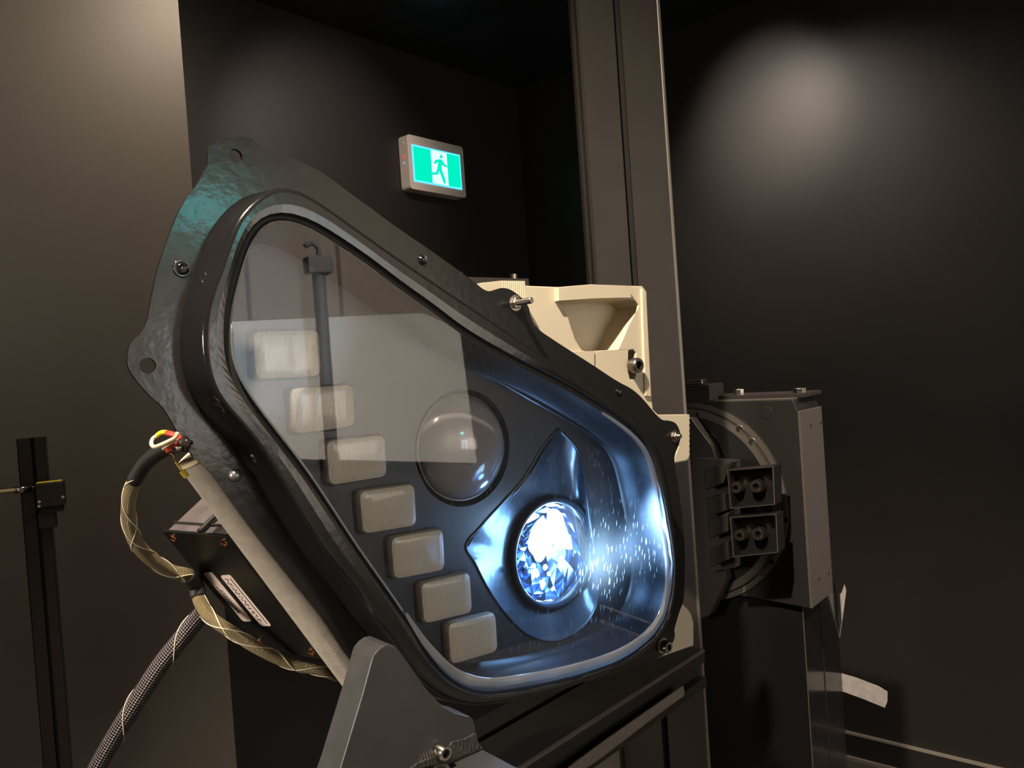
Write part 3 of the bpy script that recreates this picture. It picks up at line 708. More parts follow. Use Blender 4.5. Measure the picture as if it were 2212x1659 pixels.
# layered block behind the middle ear
blk = HF.poly([(1000, 621), (1040, 612), (1083, 606), (1134, 607), (1136, 660), (1060, 650), (1000, 640)], CB + .016)
hb = HF.plate(blk, [], CB - .001, CB + .016)
for i in range(12):
    x = 1086 + i * 4.2; a = HF.w(*HF.px(x, 608, CB + .016), CB + .016); b = HF.w(*HF.px(x + 3, 650, CB + .016), CB + .016); hb.cyl(a, b, .00045, n=6)
hb.ob('layered_block', M['cream'], br)
# right ear pad with printed saw edge
saw = []
for i in range(16): saw.append((1489 + (1.3 if i % 2 else -1), 897 + i * 5.6))
pad = HF.poly([(1416, 897)] + saw + [(1484, 993), (1457, 998), (1459, 985), (1468, 962), (1430, 930)], CB + .006)
HF.plate(pad, [], CB - .001, CB + .006).ob('ear_pad', M['cream'], br)
# lower foot
ft = HF.poly([(1440, 1300), (1474, 1303), (1488, 1317), (1495, 1330), (1499, 1344), (1499, 1395), (1405, 1428), (1395, 1420), (1430, 1360)], CB + .006)
lo = tag(HF.plate(ft, [], CB - .010, CB + .006).ob('bracket_foot', M['cream'], None, bevel=.0015), 'small cream plastic foot at the lower right corner, standing on the black rail', 'bracket foot')
cap_screw(HF.w(*HF.px(1365, 790, CB), CB), (N + H * .0), .0078, .010, 'dark cap screw in the slot of the cream bracket', m='bsteel', washer=False)
# dark clamp plate peeping out above the bracket
cp = HF.w(*HF.px(1072, 604, -.12), -.12)
mp_ = thing('clamp_plate', cp, 'dark clamp plate with small bolts peeping over the cream bracket', 'clamp')
mb = MB(); mb.box(cp - H * .045 - Z * .01, H * .09, -N * .03, Z * .012); mb.ob('plate', M['anod2'], mp_, bevel=.001)
mb = MB(); mb.box(cp - H * .045 - Z * .06, H * .012, -N * .02, Z * .052); mb.ob('arm', M['anod2'], mp_)
for s_ in (-.038, .034):
    mb = MB(); q = cp + H * s_ + Z * .002 - N * .012; mb.cyl(q, q + Z * .006, .004, n=12); mb.ob('clamp_bolt', M['steel'], mp_)

# ================================================================== POST (T-slot profile)
def profile_post(name, P, A, B, wA, wB, z0, z1, slotA, slotB, label, cat='post', mt='anod', sd=.010, two=False):
    """P = front left corner on plan, A along the wide face, B away from the viewer; slots as (start, end) on A and B faces"""
    t = thing(name, V((P.x, P.y, z0)), label, cat)
    a0, a1 = slotA; b0, b1 = slotB; e = .003
    u = .006
    pts = [(e, 0), (a0, 0), (a0, .004), (a0 - u, .004), (a0 - u, sd), (a1 + u, sd), (a1 + u, .004), (a1, .004), (a1, 0), (wA - e, 0), (wA - e * .3, e * .3), (wA, e),
           (wA, b0), (wA - .004, b0), (wA - .004, b0 - u * .6), (wA - sd, b0 - u * .6), (wA - sd, b1 + u * .6), (wA - .004, b1 + u * .6), (wA - .004, b1), (wA, b1),
           (wA, wB - e), (wA - e, wB), (e, wB), (0, wB - e), (0, b1), (.008, b1), (.008, b0), (0, b0), (0, e)]
    fr = Frame(V((P.x, P.y, 0)), A, B, Z)
    fr.plate([V(p) for p in pts], [], z0, z1).ob('profile', M[mt], t)
    mb = MB(); mb.box(V((P.x, P.y, z0)) + A * (a0 - u * .9) + B * (sd - .0015), A * (a1 - a0 + u * 1.8), B * .001, Z * (z1 - z0)); 
    mb.box(V((P.x, P.y, z0)) + A * (wA - sd + .0005) + B * (b0 - .003), A * .001, B * (b1 - b0 + .006), Z * (z1 - z0))
    mb.ob('slot_lining', M['slot'], t)
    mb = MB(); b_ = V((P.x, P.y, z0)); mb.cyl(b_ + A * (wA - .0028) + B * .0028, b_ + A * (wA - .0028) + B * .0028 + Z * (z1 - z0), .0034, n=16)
    mb.box(b_ + A * wA + B * (b1 + .001), A * .0006, B * .0022, Z * (z1 - z0)); mb.ob('edge_highlight', M['anodL'], t, autos=40); return t  # pale strips that paint the highlights on the post's corner and side
PA, PB = yawdir(80), yawdir(-10)
Pp = at_depth(1340, 300, .96)
PFc = Frame(V((Pp.x, Pp.y, 0)), PA, Z, -PB)
a0 = PFc.px(1245, 0)[0]; a1 = PFc.px(1426, 0)[0]; s0 = PFc.px(1323, 0)[0]; s1 = PFc.px(1338, 0)[0]
PP = PFc.w(a0, 0); wA = a1 - a0
profile_post('vertical_profile', PP, PA, PB, wA, .040, 0, CEIL - .005, (s0 - a0, s1 - a0), (.014, .026), 'tall black slotted aluminium post right of the exit sign')

# ================================================================== RAIL (horizontal beam)
E0 = at_depth(1522, 1403, .88)
E1 = hit(1123, 1659, E0, Z)
RD_ = (E0 - E1).normalized(); RN = V((RD_.y, -RD_.x, 0))      # towards the viewer's right front
if RN.dot(CAM - E0) < 0: RN = -RN
RL = Frame(E0, RD_, Z, RN)
L = (E0 - E1).length + .5
def rl(a, b, c): return E0 + RD_ * a + Z * b + RN * c
rail = thing('horizontal_rail', E0 - RD_ * .3 - Z * .05, 'black slotted aluminium rail below the headlight, running to the post', 'rail')
HT = .045
rear = -.095
prof = [(0, -.003), (-.003, 0), (-.060, 0), (-.060, -.008), (-.068, -.008), (-.068, 0), (rear, 0), (rear, -HT), (-.003, -HT), (0, -HT + .003), (0, -.031), (-.010, -.031), (-.010, -.014), (0, -.014)]
rs = [[rl(-L, b, c) for c, b in prof], [rl(0, b, c) for c, b in prof]]
MB().rings(rs).ob('rail_profile', M['anod'], rail, bevel=.0008)
mb = MB(); mb.box(rl(-L, -.030, -.0095), RD_ * L, RN * .001, Z * .015); mb.ob('slot_lining', M['slot'], rail)
mb = MB(); mb.cyl(rl(-L, -.0016, -.0016), rl(-.0005, -.0016, -.0016), .0021, n=12); mb.ob('edge_highlight', M['anodL'], rail, autos=40)  # pale strip painting a highlight along the front top edge
# brown tape strip hanging under the rail
bt = Frame(rl(0, 0, .004), RD_, Z, RN)
q = [bt.px(*p) for p in ((1225, 1659), (1300, 1603), (1390, 1540), (1475, 1481), (1478, 1496), (1476, 1503), (1390, 1566), (1300, 1635), (1200, 1704))]
tag(bt.plate(q, [], -.001, .0006).ob('masking_tape', M['masking']), 'strip of brown masking tape along the underside of the black rail', 'tape')
# dark fairing beam between rim and rail
FB = Frame(HF.w(0, 0, -.06), H, Z, N)

# ================================================================== GREY SUPPORT PLATE
CS = .060
SP = [(808, 1415), (818, 1403), (829, 1395), (841, 1392), (853, 1396), (862, 1407), (887, 1440), (914, 1480), (924, 1492), (939, 1510), (955, 1525), (982, 1540), (1003, 1546), (1015, 1548), (1023, 1555), (1027, 1567), (1028, 1586), (1031, 1602), (1042, 1618), (1060, 1700), (722, 1700), (736, 1659), (784, 1499), (804, 1425)]
sp = thing('support_plate', HF.w(*HF.px(900, 1700, CS), CS), 'grey steel support plate with rounded tip gripping the headlight bottom edge', 'support plate')
HF.plate(HF.poly(SP, CS), [], CS - .026, CS).ob('upright', M['supp'], sp, bevel=.0012)
wr = HF.poly([(975, 1602), (1000, 1596), (1027, 1583), (1031, 1602), (1041, 1616), (1000, 1630), (960, 1645), (890, 1662), (860, 1690), (855, 1680), (900, 1648), (960, 1625)], CS)
HF.plate(wr, [], CS, CS + .0012).ob('crinkled_bend', M['wrinkle'], sp)
# foot flange, bent forward
fa = HF.w(*HF.px(1042, 1618, CS), CS); fb = HF.w(*HF.px(880, 1668, CS), CS); 
fa = V(fa); fb = V((fb.x, fb.y, fa.z)); fa2 = fa
mb = MB(); mb.box(V(fb) - Z * .004, fa - fb, N * .055, Z * .004); mb.ob('foot_flange', M['supp'], sp, bevel=.001)
mb = MB()
for i, (x, y) in enumerate(((897, 1632), (903, 1630), (908, 1628), (914, 1626), (920, 1622), (926, 1620), (931, 1618))):
    p = HF.w(*HF.px(x, y, CS), CS); q = HF.w(*HF.px(x + 5, y + 20, CS), CS); mb.cyl(p, q, .0004 + .0001 * i, n=6)
mb.ob('weld_marks', M['steel'], sp)
cap_screw(HF.w(*HF.px(949, 1620, CS), CS), N, .0052, .008, 'brassy cap screw low on the grey support plate, upper of two', m='steel', washer=False)
p = HF.w(*HF.px(952, 1648, CS + .012), CS + .012)
cap_screw(V((p.x, p.y, fa.z)), Z, .0062, .007, 'cap screw cut by the bottom frame edge, on the support plate foot', m='bsteel', washer=False)

# ================================================================== FELT ROLL + CONTROL BOX
e1 = (HF.px(759, 1429, 0) - HF.px(418, 992, 0)).normalized()          # along lower left flange edge (2d)
e2 = V((-e1[1], e1[0]));
if e2[0] < 0: e2 = -e2
E1w = HF.A * e1[0] + HF.B * e1[1]; E2w = HF.A * e2[0] + HF.B * e2[1]
rr_ = .0175
ra = HF.px(424, 1006, 0) + e2 * .0135; rb_ = HF.px(785, 1490, 0) + e2 * .0125
cR = -.0215
fa_, fb_ = HF.w(ra[0], ra[1], cR), HF.w(rb_[0], rb_[1], cR)
roll_ = thing('felt_sleeve', fa_, 'grey felt covered tube running behind the lower left flange edge', 'tube')
mb = MB(); mb.cyl(fa_, fb_, rr_, n=48, cap=False); mb.ob('sleeve', M['felt'], roll_, smooth=True)
mb = MB(); mb.cyl(fa_ - E1w * .0006, fa_ + E1w * .001, rr_ + .0004, n=48); mb.ob('paper_end', M['creamwire'], roll_, autos=40)

B0 = HF.w(*HF.px(486, 1156, -.041), -.041); Cc = HF.w(*HF.px(690, 1432, -.041), -.041)
Lb = (Cc - B0).dot(E1w); Bd = .069
WB = yawdir(-58); EN = E1w.cross(WB).normalized(); EN = EN if EN.dot(E2w) < 0 else -EN
WP = (WB - E1w * WB.dot(E1w)).normalized()
bx = thing('control_box', B0 + E1w * Lb * .5 + WB * .03, 'black rectangular control box with two white stickers, left of the grey felt tube', 'control box')
def bpt(a, d, e): return B0 + E1w * a + WB * d - EN * e      # a along, d depth, e inwards
mb = MB(); mb.box(bpt(0.002, 0, .001), E1w * (Lb - .002), WB * Bd, -EN * .058); mb.ob('case', M['boxtop'], bx, bevel=.001)
mb = MB(); mb.box(bpt(0, -.001, -.001), E1w * Lb, WB * (Bd + .002), -EN * .0022); mb.ob('cover_plate', M['boxblk'], bx, bevel=.0004)
mb = MB(); mb.box(bpt(.001, -.0005, .009), E1w * .001 * -1, WB * Bd, -EN * .001); mb.ob('case_seam', M['slot'], bx)
BF = Frame(bpt(0, 0, -.001), E1w, WP, EN)
def bquad(pts, c): return [BF.px(x, y, c) for x, y in pts]
def mean4(q):  # make the traced quad a rectangle in the face
    xs = [p[0] for p in q]; ys = [p[1] for p in q]
    x0, x1 = (xs[0] + xs[1]) / 2, (xs[2] + xs[3]) / 2; y0, y1 = (ys[0] + ys[3]) / 2, (ys[1] + ys[2]) / 2
    return [V((x0, y0)), V((x0, y1)), V((x1, y1)), V((x1, y0))]
for k, q in enumerate((((438, 1235), (461, 1238), (546, 1344), (522, 1340)), ((475, 1241), (502, 1244), (587, 1354), (561, 1350)))):
    r = mean4(bquad(q, .0002)); st = BF.plate(rrect(r, .003), [], 0, .0004).ob('sticker', M['label'], bx)
    x0, x1 = sorted((r[0][0], r[2][0])); y0, y1 = sorted((r[0][1], r[1][1])); mb = MB(); random.seed(k + 5)
    def bar(a, b, c, d): BF.plate([V((a, c)), V((b, c)), V((b, d)), V((a, d))], [], .0004, .0006, mb)
    hh = y1 - y0; ll = x1 - x0
    if k == 0:
        for row in (.52, .72):
            a = x0 + ll * (.35 if row < .6 else .28)
            while a < x0 + ll * .82:
                s_ = ll * random.uniform(.02, .05); bar(a, a + s_, y1 - hh * (1 - row) - hh * .05, y1 - hh * (1 - row) + hh * .05); a += s_ + ll * .012
    else:
        bar(x0 + ll * .06, x0 + ll * .95, y0 + hh * .22, y0 + hh * .28)
        a = x0 + ll * .05
        for row in (.55, .72):
            a = x0 + ll * .06
            while a < x0 + ll * .9:
                s_ = ll * random.uniform(.015, .06); bar(a, a + s_, y0 + hh * row, y0 + hh * (row + .07)); a += s_ + ll * random.uniform(.01, .05)
    mb.ob('small_print', M['ink'], st)
for (a, d) in ((.007, Bd - .006), (.007, .006), (Lb - .007, .006), (Lb - .007, Bd - .006)):
    p = bpt(a, d, -.001); mb = MB(); mb.rings([ring_pts(p, EN, .0036, 20), ring_pts(p + EN * .0008, EN, .0033, 20), ring_pts(p + EN * .0009, EN, .002, 20), ring_pts(p + EN * .0003, EN, .0018, 20)]); mb.ob('plate_screw', M['copper'], bx, autos=40)
cx = bpt(0, Bd * .42, .003)
tube_mb(crom([bpt(-.001, Bd * .40, .0005), bpt(-.0015, Bd * .38, .02), bpt(-.0015, Bd * .30, .04)], 6, False), .002, 8).ob('black_band', M['matteblack'], bx, smooth=True)

# ================================================================== CABLES
def cable(name, pix, r, m, label, cat='cable', rfun=None, strands=0, n=20, per=10):
    pts = crom([at_depth(x, y, Y) for x, y, Y in pix], per, False)
    t = thing(name, pts[0], label, cat)
    mb = MB(); tube_mb(pts, r, n, mb, rfun)
    L_ = [0]
    for i in range(1, len(pts)): L_.append(L_[-1] + (pts[i] - pts[i - 1]).length)
    uvs = []
    for i in range(len(pts)):
        for k in range(n): uvs.append(((k / n) * 2 * PI / (2 * PI), L_[i]))
    o = mk('braid', mb.v, mb.f, M[m], t, smooth=True, uvs=uvs)
    for s in range(strands):
        sp_ = []; x = None
        for i, p in enumerate(pts):
            d = (pts[min(i + 1, len(pts) - 1)] - pts[max(i - 1, 0)]).normalized()
            if x is None: x = d.cross(Z).normalized()
            else: x = (x - d * x.dot(d)).normalized()
            y = d.cross(x); a = L_[i] * (110 if s % 2 else -90) + s * 2.1
            R_ = (rfun(i / (len(pts) - 1)) if rfun else r) * 1.03
            sp_.append(p + (x * math.cos(a) + y * math.sin(a)) * R_)
        tube_mb(sp_, .00038, 6).ob('pale_strand', M['strand'], t, smooth=True)
    return t, pts
c1, pts = cable('braided_cable', [(396, 957, .475), (360, 968, .485), (318, 998, .50), (290, 1040, .51), (277, 1100, .52), (292, 1168, .535), (330, 1210, .55), (372, 1234, .565), (406, 1243, .575), (424, 1268, .585), (432, 1300, .58), (455, 1334, .575), (505, 1368, .575), (560, 1402, .58), (625, 1432, .59), (700, 1450, .60), (730, 1462, .61)], .0042, 'braidtan', 'tan braided cable looping out left behind the headlight', rfun=lambda t: .0040 + .0008 * math.sin(t * PI), strands=3)
sl2 = crom([at_depth(x, y, Y) for x, y, Y in ((396, 957, .475), (360, 968, .485), (318, 998, .50), (291, 1038, .51))], 8, False)
tube_mb(sl2, .0050, 16).ob('black_sleeve', M['matteblack'], c1, smooth=True)
sl3 = crom([at_depth(x, y, Y) for x, y, Y in ((404, 1243, .574), (412, 1250, .578), (424, 1268, .585), (428, 1290, .582))], 6, False)
tube_mb(sl3, .0058, 16).ob('black_sleeve', M['matteblack'], c1, smooth=True)
cable('braided_cable', [(448, 1312, .60), (420, 1345, .60), (385, 1388, .60), (350, 1432, .60), (318, 1480, .60), (290, 1524, .60), (262, 1568, .60), (236, 1612, .60), (205, 1668, .60), (175, 1735, .60)], .0070, 'braidblk', 'thick black braided cable hanging to the lower left', strands=1, per=12)

# wire loop, red terminals, bolt
wc = lambda x, y, Y=.468: at_depth(x, y, Y)
wl = thing('wire_loop', wc(380, 955), 'cream wire loop with red terminals and yellow green sleeve at the flange bolt', 'wire')
lp = crom([wc(384, 934, .455), (wc(380, 944, .455)), wc(365, 953, .458), wc(345, 962, .462), wc(332, 965, .466), wc(327, 957, .47), wc(331, 947, .472), wc(340, 941, .472)], 6, False)
tube_mb(lp, .0012, 12).ob('cream_wire', M['creamwire'], wl, smooth=True)
tube_mb(crom([wc(339, 941, .472), wc(348, 935, .472), wc(361, 934, .472)], 5, False), .0015, 12).ob('yellow_green_sleeve', M['yelgreen'], wl, smooth=True)
tube_mb(crom([wc(360, 935, .471), wc(372, 938, .469), wc(384, 943, .468), wc(389, 949, .468)], 5, False), .0017, 12).ob('red_terminal', M['red'], wl, smooth=True)
tube_mb(crom([wc(381, 954, .462), wc(371, 960, .463), wc(362, 968, .464), wc(366, 976, .464)], 5, False), .0019, 12).ob('red_terminal', M['red'], wl, smooth=True)
tube_mb(crom([wc(382, 950, .457), wc(368, 958, .460), wc(352, 970, .463)], 5, False), .0009, 10).ob('cream_wire', M['creamwire'], wl, smooth=True)
tube_mb(crom([wc(368, 979, .466), wc(374, 987, .467), wc(379, 996, .467)], 5, False), .0009, 10).ob('copper_wire', M['copper'], wl, smooth=True)
tube_mb(crom([wc(379, 998, .467), wc(386, 1007, .467), wc(393, 1017, .467)], 4, False), .0007, 8).ob('terminal_neck', M['oldyel'], wl, smooth=True)
tube_mb([wc(393, 1017, .467), wc(404, 1030, .468)], .0019, 10).ob('yellow_terminal', M['oldyel'], wl)
# bolt pointing out behind the flange
bb0, bb1 = wc(403, 960, .478), wc(368, 976, .466); ax = (bb1 - bb0).normalized()
bo = thing('threaded_bolt', bb0, 'steel bolt and nuts behind the left flange, beside the red terminals', 'bolt')
mb = MB(); mb.rings([ring_pts(bb0 + ax * .001, ax, .0042, 24), ring_pts(bb0 + ax * .0022, ax, .0042, 24)]); mb.ob('washer', M['steel'], bo)
mb = MB(); mb.rings([ring_pts(bb0 + ax * .0024, ax, .0034, 6), ring_pts(bb0 + ax * .0056, ax, .0034, 6)]); mb.ob('hex_nut', M['bsteel'], bo, bevel=.0003)
rs = [ring_pts(bb0 - ax * .004, ax, .0016, 12)] + [ring_pts(bb0 + ax * (.0056 + .0003 * i), ax, .0018 if i % 2 else .0015, 12) for i in range(16)]
MB().rings(rs).ob('thread', M['steel'], bo)

# ================================================================== SMALL POST WITH SENSOR (left)
S0 = at_depth(20, 950, 1.02)
SA, SB = yawdir(62), yawdir(-28)
SFm = Frame(V((S0.x, S0.y, 0)), SA, Z, -SB)
x0 = SFm.px(35, 952)[0]; x1 = SFm.px(97, 946)[0]; wS = x1 - x0; ztop = at_depth(20, 951, 1.02).z
Pq = SFm.w(x0, 0)
t = thing('short_post', V((Pq.x, Pq.y, 0)), 'short black slotted post at the left edge of the picture', 'post')
fr = Frame(V((Pq.x, Pq.y, 0)), SA, SB, Z); e = .0015; c1_, c2_ = wS * .48, wS * .62
pts_ = [(0, e), (e, 0), (c1_, 0), (c1_, .010), (c2_, .010), (c2_, 0), (wS - e, 0), (wS, e), (wS, .04), (0, .04), (0, .026), (.006, .026), (.006, .016), (0, .016)]
fr.plate([V(p) for p in pts_], [], 0, ztop).ob('profile', M['anod2'], t)
fr.plate([V((0, 0)), V((wS, 0)), V((wS, .04)), V((0, .04))], [], ztop, ztop + .002).ob('end_cap', M['anodL'], t, bevel=.0005)
mb = MB(); mb.box(V((Pq.x, Pq.y, 0)) + SA * c1_ + SB * .0092, SA * (c2_ - c1_), SB * .0006, Z * ztop); mb.ob('slot_lining', M['slot'], t)
# sensor
SG = Frame(SFm.O - SB * .040, SA, Z, -SB)
qa, qb = SG.px(74, 1046), SG.px(138, 1035); qc = SG.px(76, 1100)
sw = qb[0] - qa[0]; sh = qa[1] - qc[1]
sn = thing('sensor', SG.w(qa[0], qc[1]), 'small grey box sensor with yellow top stripe on the short post', 'sensor')
s_o = SG.w(qa[0], qc[1]); mb = MB(); mb.box(s_o, SA * sw, SB * .036, Z * sh); mb.ob('sensor_case', M['anod2'], sn, bevel=.0015)
mb = MB(); mb.box(s_o + Z * sh + SB * .006 + SA * .002, SA * (sw * .86), SB * .012, Z * .0006); mb.ob('yellow_label', M['yellow'], sn)
mb = MB(); mb.box(s_o - Z * .007 + SB * .004 + SA * .003, SA * (sw - .006), SB * .03, Z * .0068); mb.ob('base_block', M['matteblack'], sn, bevel=.0008)
mb = MB(); mb.box(s_o - Z * .028 + SB * .012 + SA * .0, SA * (sw * .62), SB * .0265, Z * .021); mb.ob('clamp', M['anod2'], sn, bevel=.001)
for dx, dz in ((.12, .28), (.92, .36), (.1, .1)):
    mb = MB(); p = s_o + SA * sw * dx + Z * sh * dz; mb.cyl(p, p - SB * .0012, .0018, n=12); mb.ob('case_screw', M['steel'], sn)
ca = s_o + SA * .002 + Z * sh * .80 + SB * .016; dirc = (at_depth(-60, 1070, .93) - ca)
tube_mb([ca + dirc * .02, ca + dirc * .12], .0032, 12).ob('connector_collar', M['bsteel'], sn, smooth=True)
tube_mb([ca + dirc * .12, ca + dirc * .36], .0042, 12).ob('connector', M['steel'], sn, smooth=True)
tube_mb([ca + dirc * .36, ca + dirc * .95], .0026, 12).ob('cord', M['creamwire'], sn, smooth=True)

# ================================================================== ROTARY STAGE + COLUMN
G0 = at_depth(1735, 1100, 1.16)
GA = -D2                                   # towards the right and the camera
GF = Frame(V((G0.x, G0.y, 0)), GA, Z, -D1) # front face normal -D1
gp = lambda x, y, c=0: GF.px(x, y, c)
zt = gp(1735, 888)[1]; zb = gp(1735, 1312)[1]
top_z = gp(1650, 866)[1]
st = thing('rotary_stage', GF.w(-.1, zb, -.04), 'large dark rotary stage with a round face, behind the post', 'rotary stage')
TH = .085
ch = gp(1713, 868); ch2 = gp(1737, 888)
lx = gp(1492, 1082)[0] - (gp(1492, 868)[1] - gp(1492, 1082)[1]) - .012
body2 = [V((lx, top_z)), V((ch[0], top_z)), V((0, ch2[1])), V((0, zb)), V((gp(1620, 1290)[0], gp(1620, 1290)[1])), V((lx, gp(1560, 1285)[1]))]
SF2 = Frame(V((G0.x, G0.y, 0)), D1, Z, -D2); sd1 = SF2.px(1783, 1100)[0]
GF.plate(body2, [], -sd1 + .001, 0).ob('housing', M['stagef'], st, bevel=.001)
# side bar (pale plate on the right side) with four small holes
SF2 = Frame(V((G0.x, G0.y, 0)), D1, Z, -D2)
sd1 = SF2.px(1783, 1100)[0]
qd = [V((0, zb + .0)), V((sd1, zb + .002)), V((sd1, zt)), V((0, zt))]
SF2.plate(qd, [], .0005, .004).ob('side_plate', M['stages'], st, bevel=.0008)
for (x, y) in ((1751, 918), (1773, 912), (1768, 1250), (1789, 1237)):
    p = SF2.w(*SF2.px(x, y, .004), .004); mb = MB(); mb.cyl(p, p + SF2.C * .0004, .0036, n=16); o = mb.ob('side_hole', M['anodL'], st)
    mb = MB(); mb.cyl(p + SF2.C * .0004, p + SF2.C * .0007, .0028, n=16); mb.ob('bore', M['slot'], o)
# chamfer plate + top plate
tp = [GF.w(lx, top_z + .004, .002), GF.w(ch[0], top_z + .004, .002)]
mb = MB(); mb.box(GF.w(lx, top_z, .0), GA * (ch[0] - lx), D1 * TH, Z * .003); mb.ob('top_plate', M['anodL'], st, bevel=.0006)
mb = MB(); mb.box(GF.w(lx, top_z + .003, -.018), GA * (gp(1728, 850)[0] - lx), D1 * .07, Z * .006); mb.ob('top_rail', M['anod2'], st, bevel=.0006)
# round face
cc = gp(1492, 1082); RRa = gp(1492, 868)[1] - cc[1]
def disc(r0_, r1_, c0_, c1_, mname, nm, n=96):
    mb = MB(); mb.rings([[GF.w(*p, c0_) for p in GF.circle(cc, r0_, n)], [GF.w(*p, c1_) for p in GF.circle(cc, r0_, n)], [GF.w(*p, c1_) for p in GF.circle(cc, r1_, n)], [GF.w(*p, c0_) for p in GF.circle(cc, r1_, n)]], False, False)
    return mb.ob(nm, M[mname], st, autos=40)
disc(RRa, RRa - .008, 0, .004, 'anodL', 'outer_ring')
disc(RRa - .010, RRa - .022, 0, .006, 'anodL', 'dial_ring')
mb = MB(); mb.cyl(GF.w(*cc, 0), GF.w(*cc, .005), RRa - .021, n=96); mb.ob('turntable', M['castblk'], st)
mb = MB()
for i in range(-70, 71):
    a = i * math.radians(1.0); d_ = V((math.cos(a), math.sin(a)))
    p = cc + d_ * (RRa - .0103); mb.box(GF.w(*p, .006) - Z * .0003, GA * (-.0022), Z * .0006, GF.C * .0003)
mb.ob('scale_marks', M['slot'], st)['kind'] = 'stuff'
for (x, y, r, m_) in ((1509, 896, .0052, 'h'), (1538, 944, .005, 'h'), (1597, 927, .006, 'h'), (1624, 955, .006, 's'), (1655, 892, .009, 'f'), (1696, 1122, .006, 'h'), (1644, 1236, .0065, 's'), (1668, 1213, .005, 'h'), (1678, 1273, .009, 'f')):
    c_ = .0002 if m_ == 'f' else .0052
    p = GF.w(*gp(x, y, c_), c_); mb = MB(); mb.rings([ring_pts(p, GF.C, r * 1.12, 20), ring_pts(p + GF.C * .0004, GF.C, r, 20)])
    o = mb.ob('bolt_hole', M['anodL'] if m_ != 'f' else M['slot'], st)
    mb = MB(); mb.cyl(p + GF.C * .0005, p + GF.C * .0008, r * .86, n=20); mb.ob('bore', M['slot'] if m_ != 's' else M['bsteel'], o)
def stud(x, y, r, h, m_, lab):
    p = GF.w(gp(x, y, -.02)[0], top_z + .009, -.03); t_ = thing('top_screw', p, lab, 'screw'); mb = MB(); mb.rings([ring_pts(p, Z, r, 8), ring_pts(p + Z * h, Z, r, 8)]); mb.ob('screw_head', M[m_], t_, bevel=.0004)
    mb = MB(); mb.cyl(p - Z * .004, p, r * .5, n=12); mb.ob('shank', M[m_], t_)
stud(1591, 849, .008, .009, 'steel', 'shiny hexagon screw on top of the rotary stage')
stud(1722, 846, .010, .007, 'bsteel', 'dull round screw on top of the rotary stage, near its right corner')
# dark block on the stage top, next to the post
p = GF.w(gp(1480, 842, .0)[0], top_z + .003, .012); tb = thing('top_block', p, 'small dark block with metal flap on the stage top, against the post', 'block')
mb = MB(); mb.box(p, GA * (gp(1540, 842)[0] - gp(1480, 842)[0]), D1 * .05, Z * .026); mb.ob('block', M['anod2'], tb, bevel=.001)
mb = MB(); mb.box(p + GA * .0 + Z * .026 + D1 * .004, GA * .035, D1 * .02, Z * .008); mb.ob('flap', M['steel'], tb, bevel=.003)

# column under the stage
KF = Frame(GF.w(0, 0, -.012), GA, Z, -D1)
kx1 = KF.px(1745, 1500)[0]; KS = Frame(KF.w(kx1, 0, 0), D1, Z, -D2); kd = KS.px(1821, 1500)[0]
ct = thing('stage_column', V((KF.w(kx1, 0, 0).x, KF.w(kx1, 0, 0).y, 0)), 'glossy black square column carrying the rotary stage', 'column')
M['colm'] = mat('gloss_black_column', (.010, .010, .011), .16, coat=.3)
mb = MB(); mb.box(V(KF.w(kx1, 0, 0)), -GA * .22, D1 * kd, Z * (zb - .002)); mb.ob('column', M['colm'], ct, bevel=.002)
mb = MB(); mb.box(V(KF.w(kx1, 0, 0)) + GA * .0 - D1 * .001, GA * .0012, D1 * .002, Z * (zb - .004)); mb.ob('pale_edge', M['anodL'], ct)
mb = MB(); s2 = KS.px(1780, 1450)[0]; mb.box(V(KS.w(s2, 0, 0)), GA * .0008, D1 * .0016, Z * (zb - .004)); mb.ob('seam', M['anod'], ct)
# tapes on the column's far edge
TFr = Frame(KS.w(kd, 0, 0), -D2 * 1.0, Z, -D1)
def tape(pix, label, curl=0):
    q = [TFr.px(x, y, 0) for x, y in pix]
    mb = MB(); n = len(q); vs = []
    for p in q: vs.append(TFr.w(p[0], p[1], curl * max(0, p[0]) * 4 * max(0, p[0])))
    vs += [v + D1 * .0006 for v in vs]
    fs = [tuple(range(n)), tuple(range(2 * n - 1, n - 1, -1))] + [(i, (i + 1) % n, n + (i + 1) % n, n + i) for i in range(n)]
    return tag(mk('tape_piece', vs, fs, M['tape']), label, 'tape')
tape([(1816, 1454), (1850, 1464), (1897, 1482), (1917, 1494), (1917, 1515), (1911, 1529), (1865, 1510), (1818, 1493)], 'wide strip of pale grey tape sticking out right from the column')
tape([(1824, 1262), (1828, 1275), (1821, 1330), (1814, 1378), (1807, 1358), (1812, 1320), (1812, 1284), (1818, 1280)], 'narrow curled white tape hanging below the rotary stage')
tape([(1821, 1552), (1824, 1580), (1824, 1600), (1821, 1606), (1811, 1577), (1814, 1565)], 'small white tape scrap at the column foot, above the baseboard')

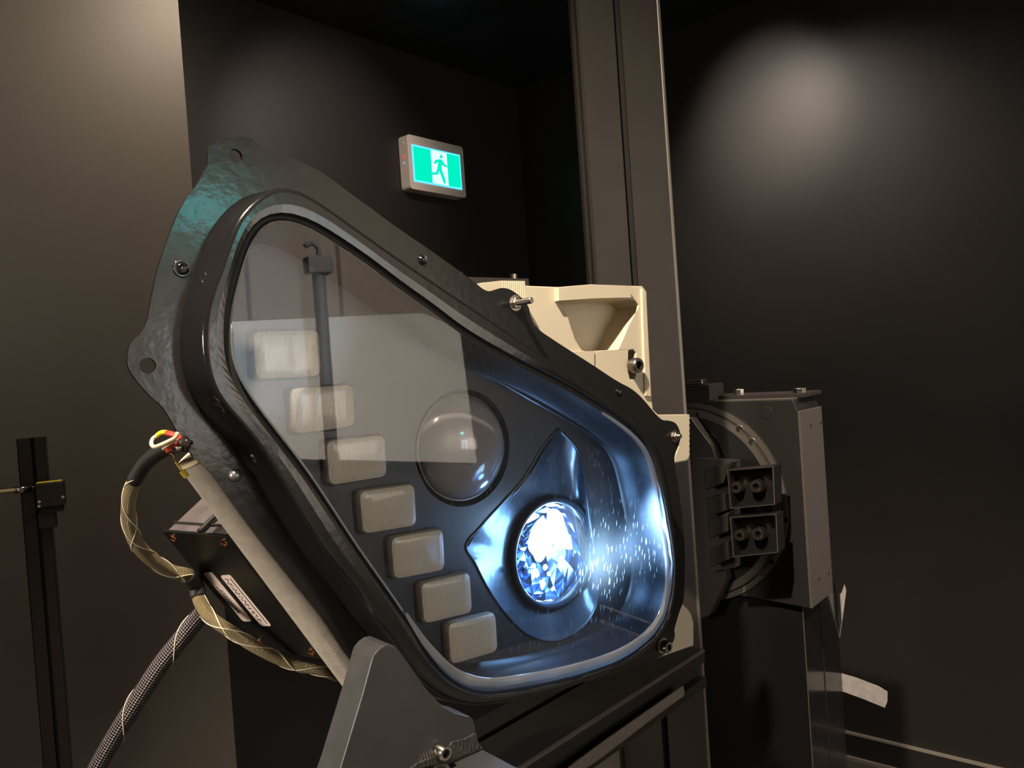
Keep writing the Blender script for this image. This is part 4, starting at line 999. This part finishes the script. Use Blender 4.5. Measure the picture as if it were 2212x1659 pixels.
# ---- angle brackets between post and stage
AF = Frame(GF.w(0, 0, .085), GA, Z, -D1)
def castbox(pts, label, scr):
    """open cast angle bracket: outer px quad"""
    c = 0
    q = [AF.px(*p, 0) for p in pts]; ctr_ = sum(q, V((0, 0))) / 4
    t_ = thing('angle_bracket', AF.w(*ctr_, -.02), label, 'angle bracket')
    AF.plate(q, [], -.026, -.022).ob('back_plate', M['castblk'], t_, bevel=.0006)
    inn = [p + (ctr_ - p).normalized() * .004 for p in q]
    AF.plate(q, [inn], -.026, 0).ob('walls', M['castblk'], t_, bevel=.0006)
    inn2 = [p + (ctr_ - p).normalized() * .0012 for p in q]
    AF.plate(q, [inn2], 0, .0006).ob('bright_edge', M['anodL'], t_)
    for (x, y, r, lab) in scr:
        p = AF.w(*AF.px(x, y, -.010), -.022); cap_screw(p, GF.C, r, .017, lab, m='wornsteel', washer=False, depth=.004)
castbox(((1571, 1015), (1671, 1007), (1674, 1090), (1578, 1099)), 'upper dark cast angle bracket on the rotary stage face', ((1592, 1053, .0085, 'left cap screw in the upper angle bracket'), (1636, 1050, .0095, 'right cap screw in the upper angle bracket')))
castbox(((1577, 1117), (1677, 1110), (1681, 1193), (1584, 1204)), 'lower dark cast angle bracket on the rotary stage face', ((1600, 1156, .0085, 'left cap screw in the lower angle bracket'), (1640, 1153, .0095, 'right cap screw in the lower angle bracket')))
# slotted arm plates left of the brackets
arm = thing('slotted_arm', AF.w(*AF.px(1545, 1120, .01), -.01), 'dark slotted arm between the post and the angle brackets', 'arm')
for q in (((1516, 1018), (1575, 1000), (1560, 1045), (1521, 1060)), ((1522, 1078), (1562, 1066), (1566, 1104), (1526, 1120)), ((1525, 1124), (1570, 1108), (1570, 1150), (1529, 1166)), ((1531, 1188), (1570, 1170), (1572, 1210), (1533, 1228))):
    AF.plate([AF.px(*p, 0) for p in q], [], -.03, -.004).ob('arm_plate', M['anod'], arm, bevel=.0015)
AF.plate([AF.px(*p, -.035) for p in ((1505, 990), (1590, 995), (1590, 1225), (1530, 1235))], [], -.050, -.032).ob('arm_back', M['anod2'], arm)
# big dark wedge behind the post
WFm = Frame(GF.w(0, 0, .03), GA, Z, -D1)
wq = [WFm.px(*p, 0) for p in ((1490, 900), (1508, 925), (1535, 960), (1550, 1000), (1552, 1100), (1560, 1215), (1570, 1250), (1532, 1330), (1500, 1340))]
tag(WFm.plate(wq, [], -.02, 0).ob('mounting_wedge', M['anod2'], None, bevel=.001), 'dark angled plate between the tall post and the round stage face', 'plate')
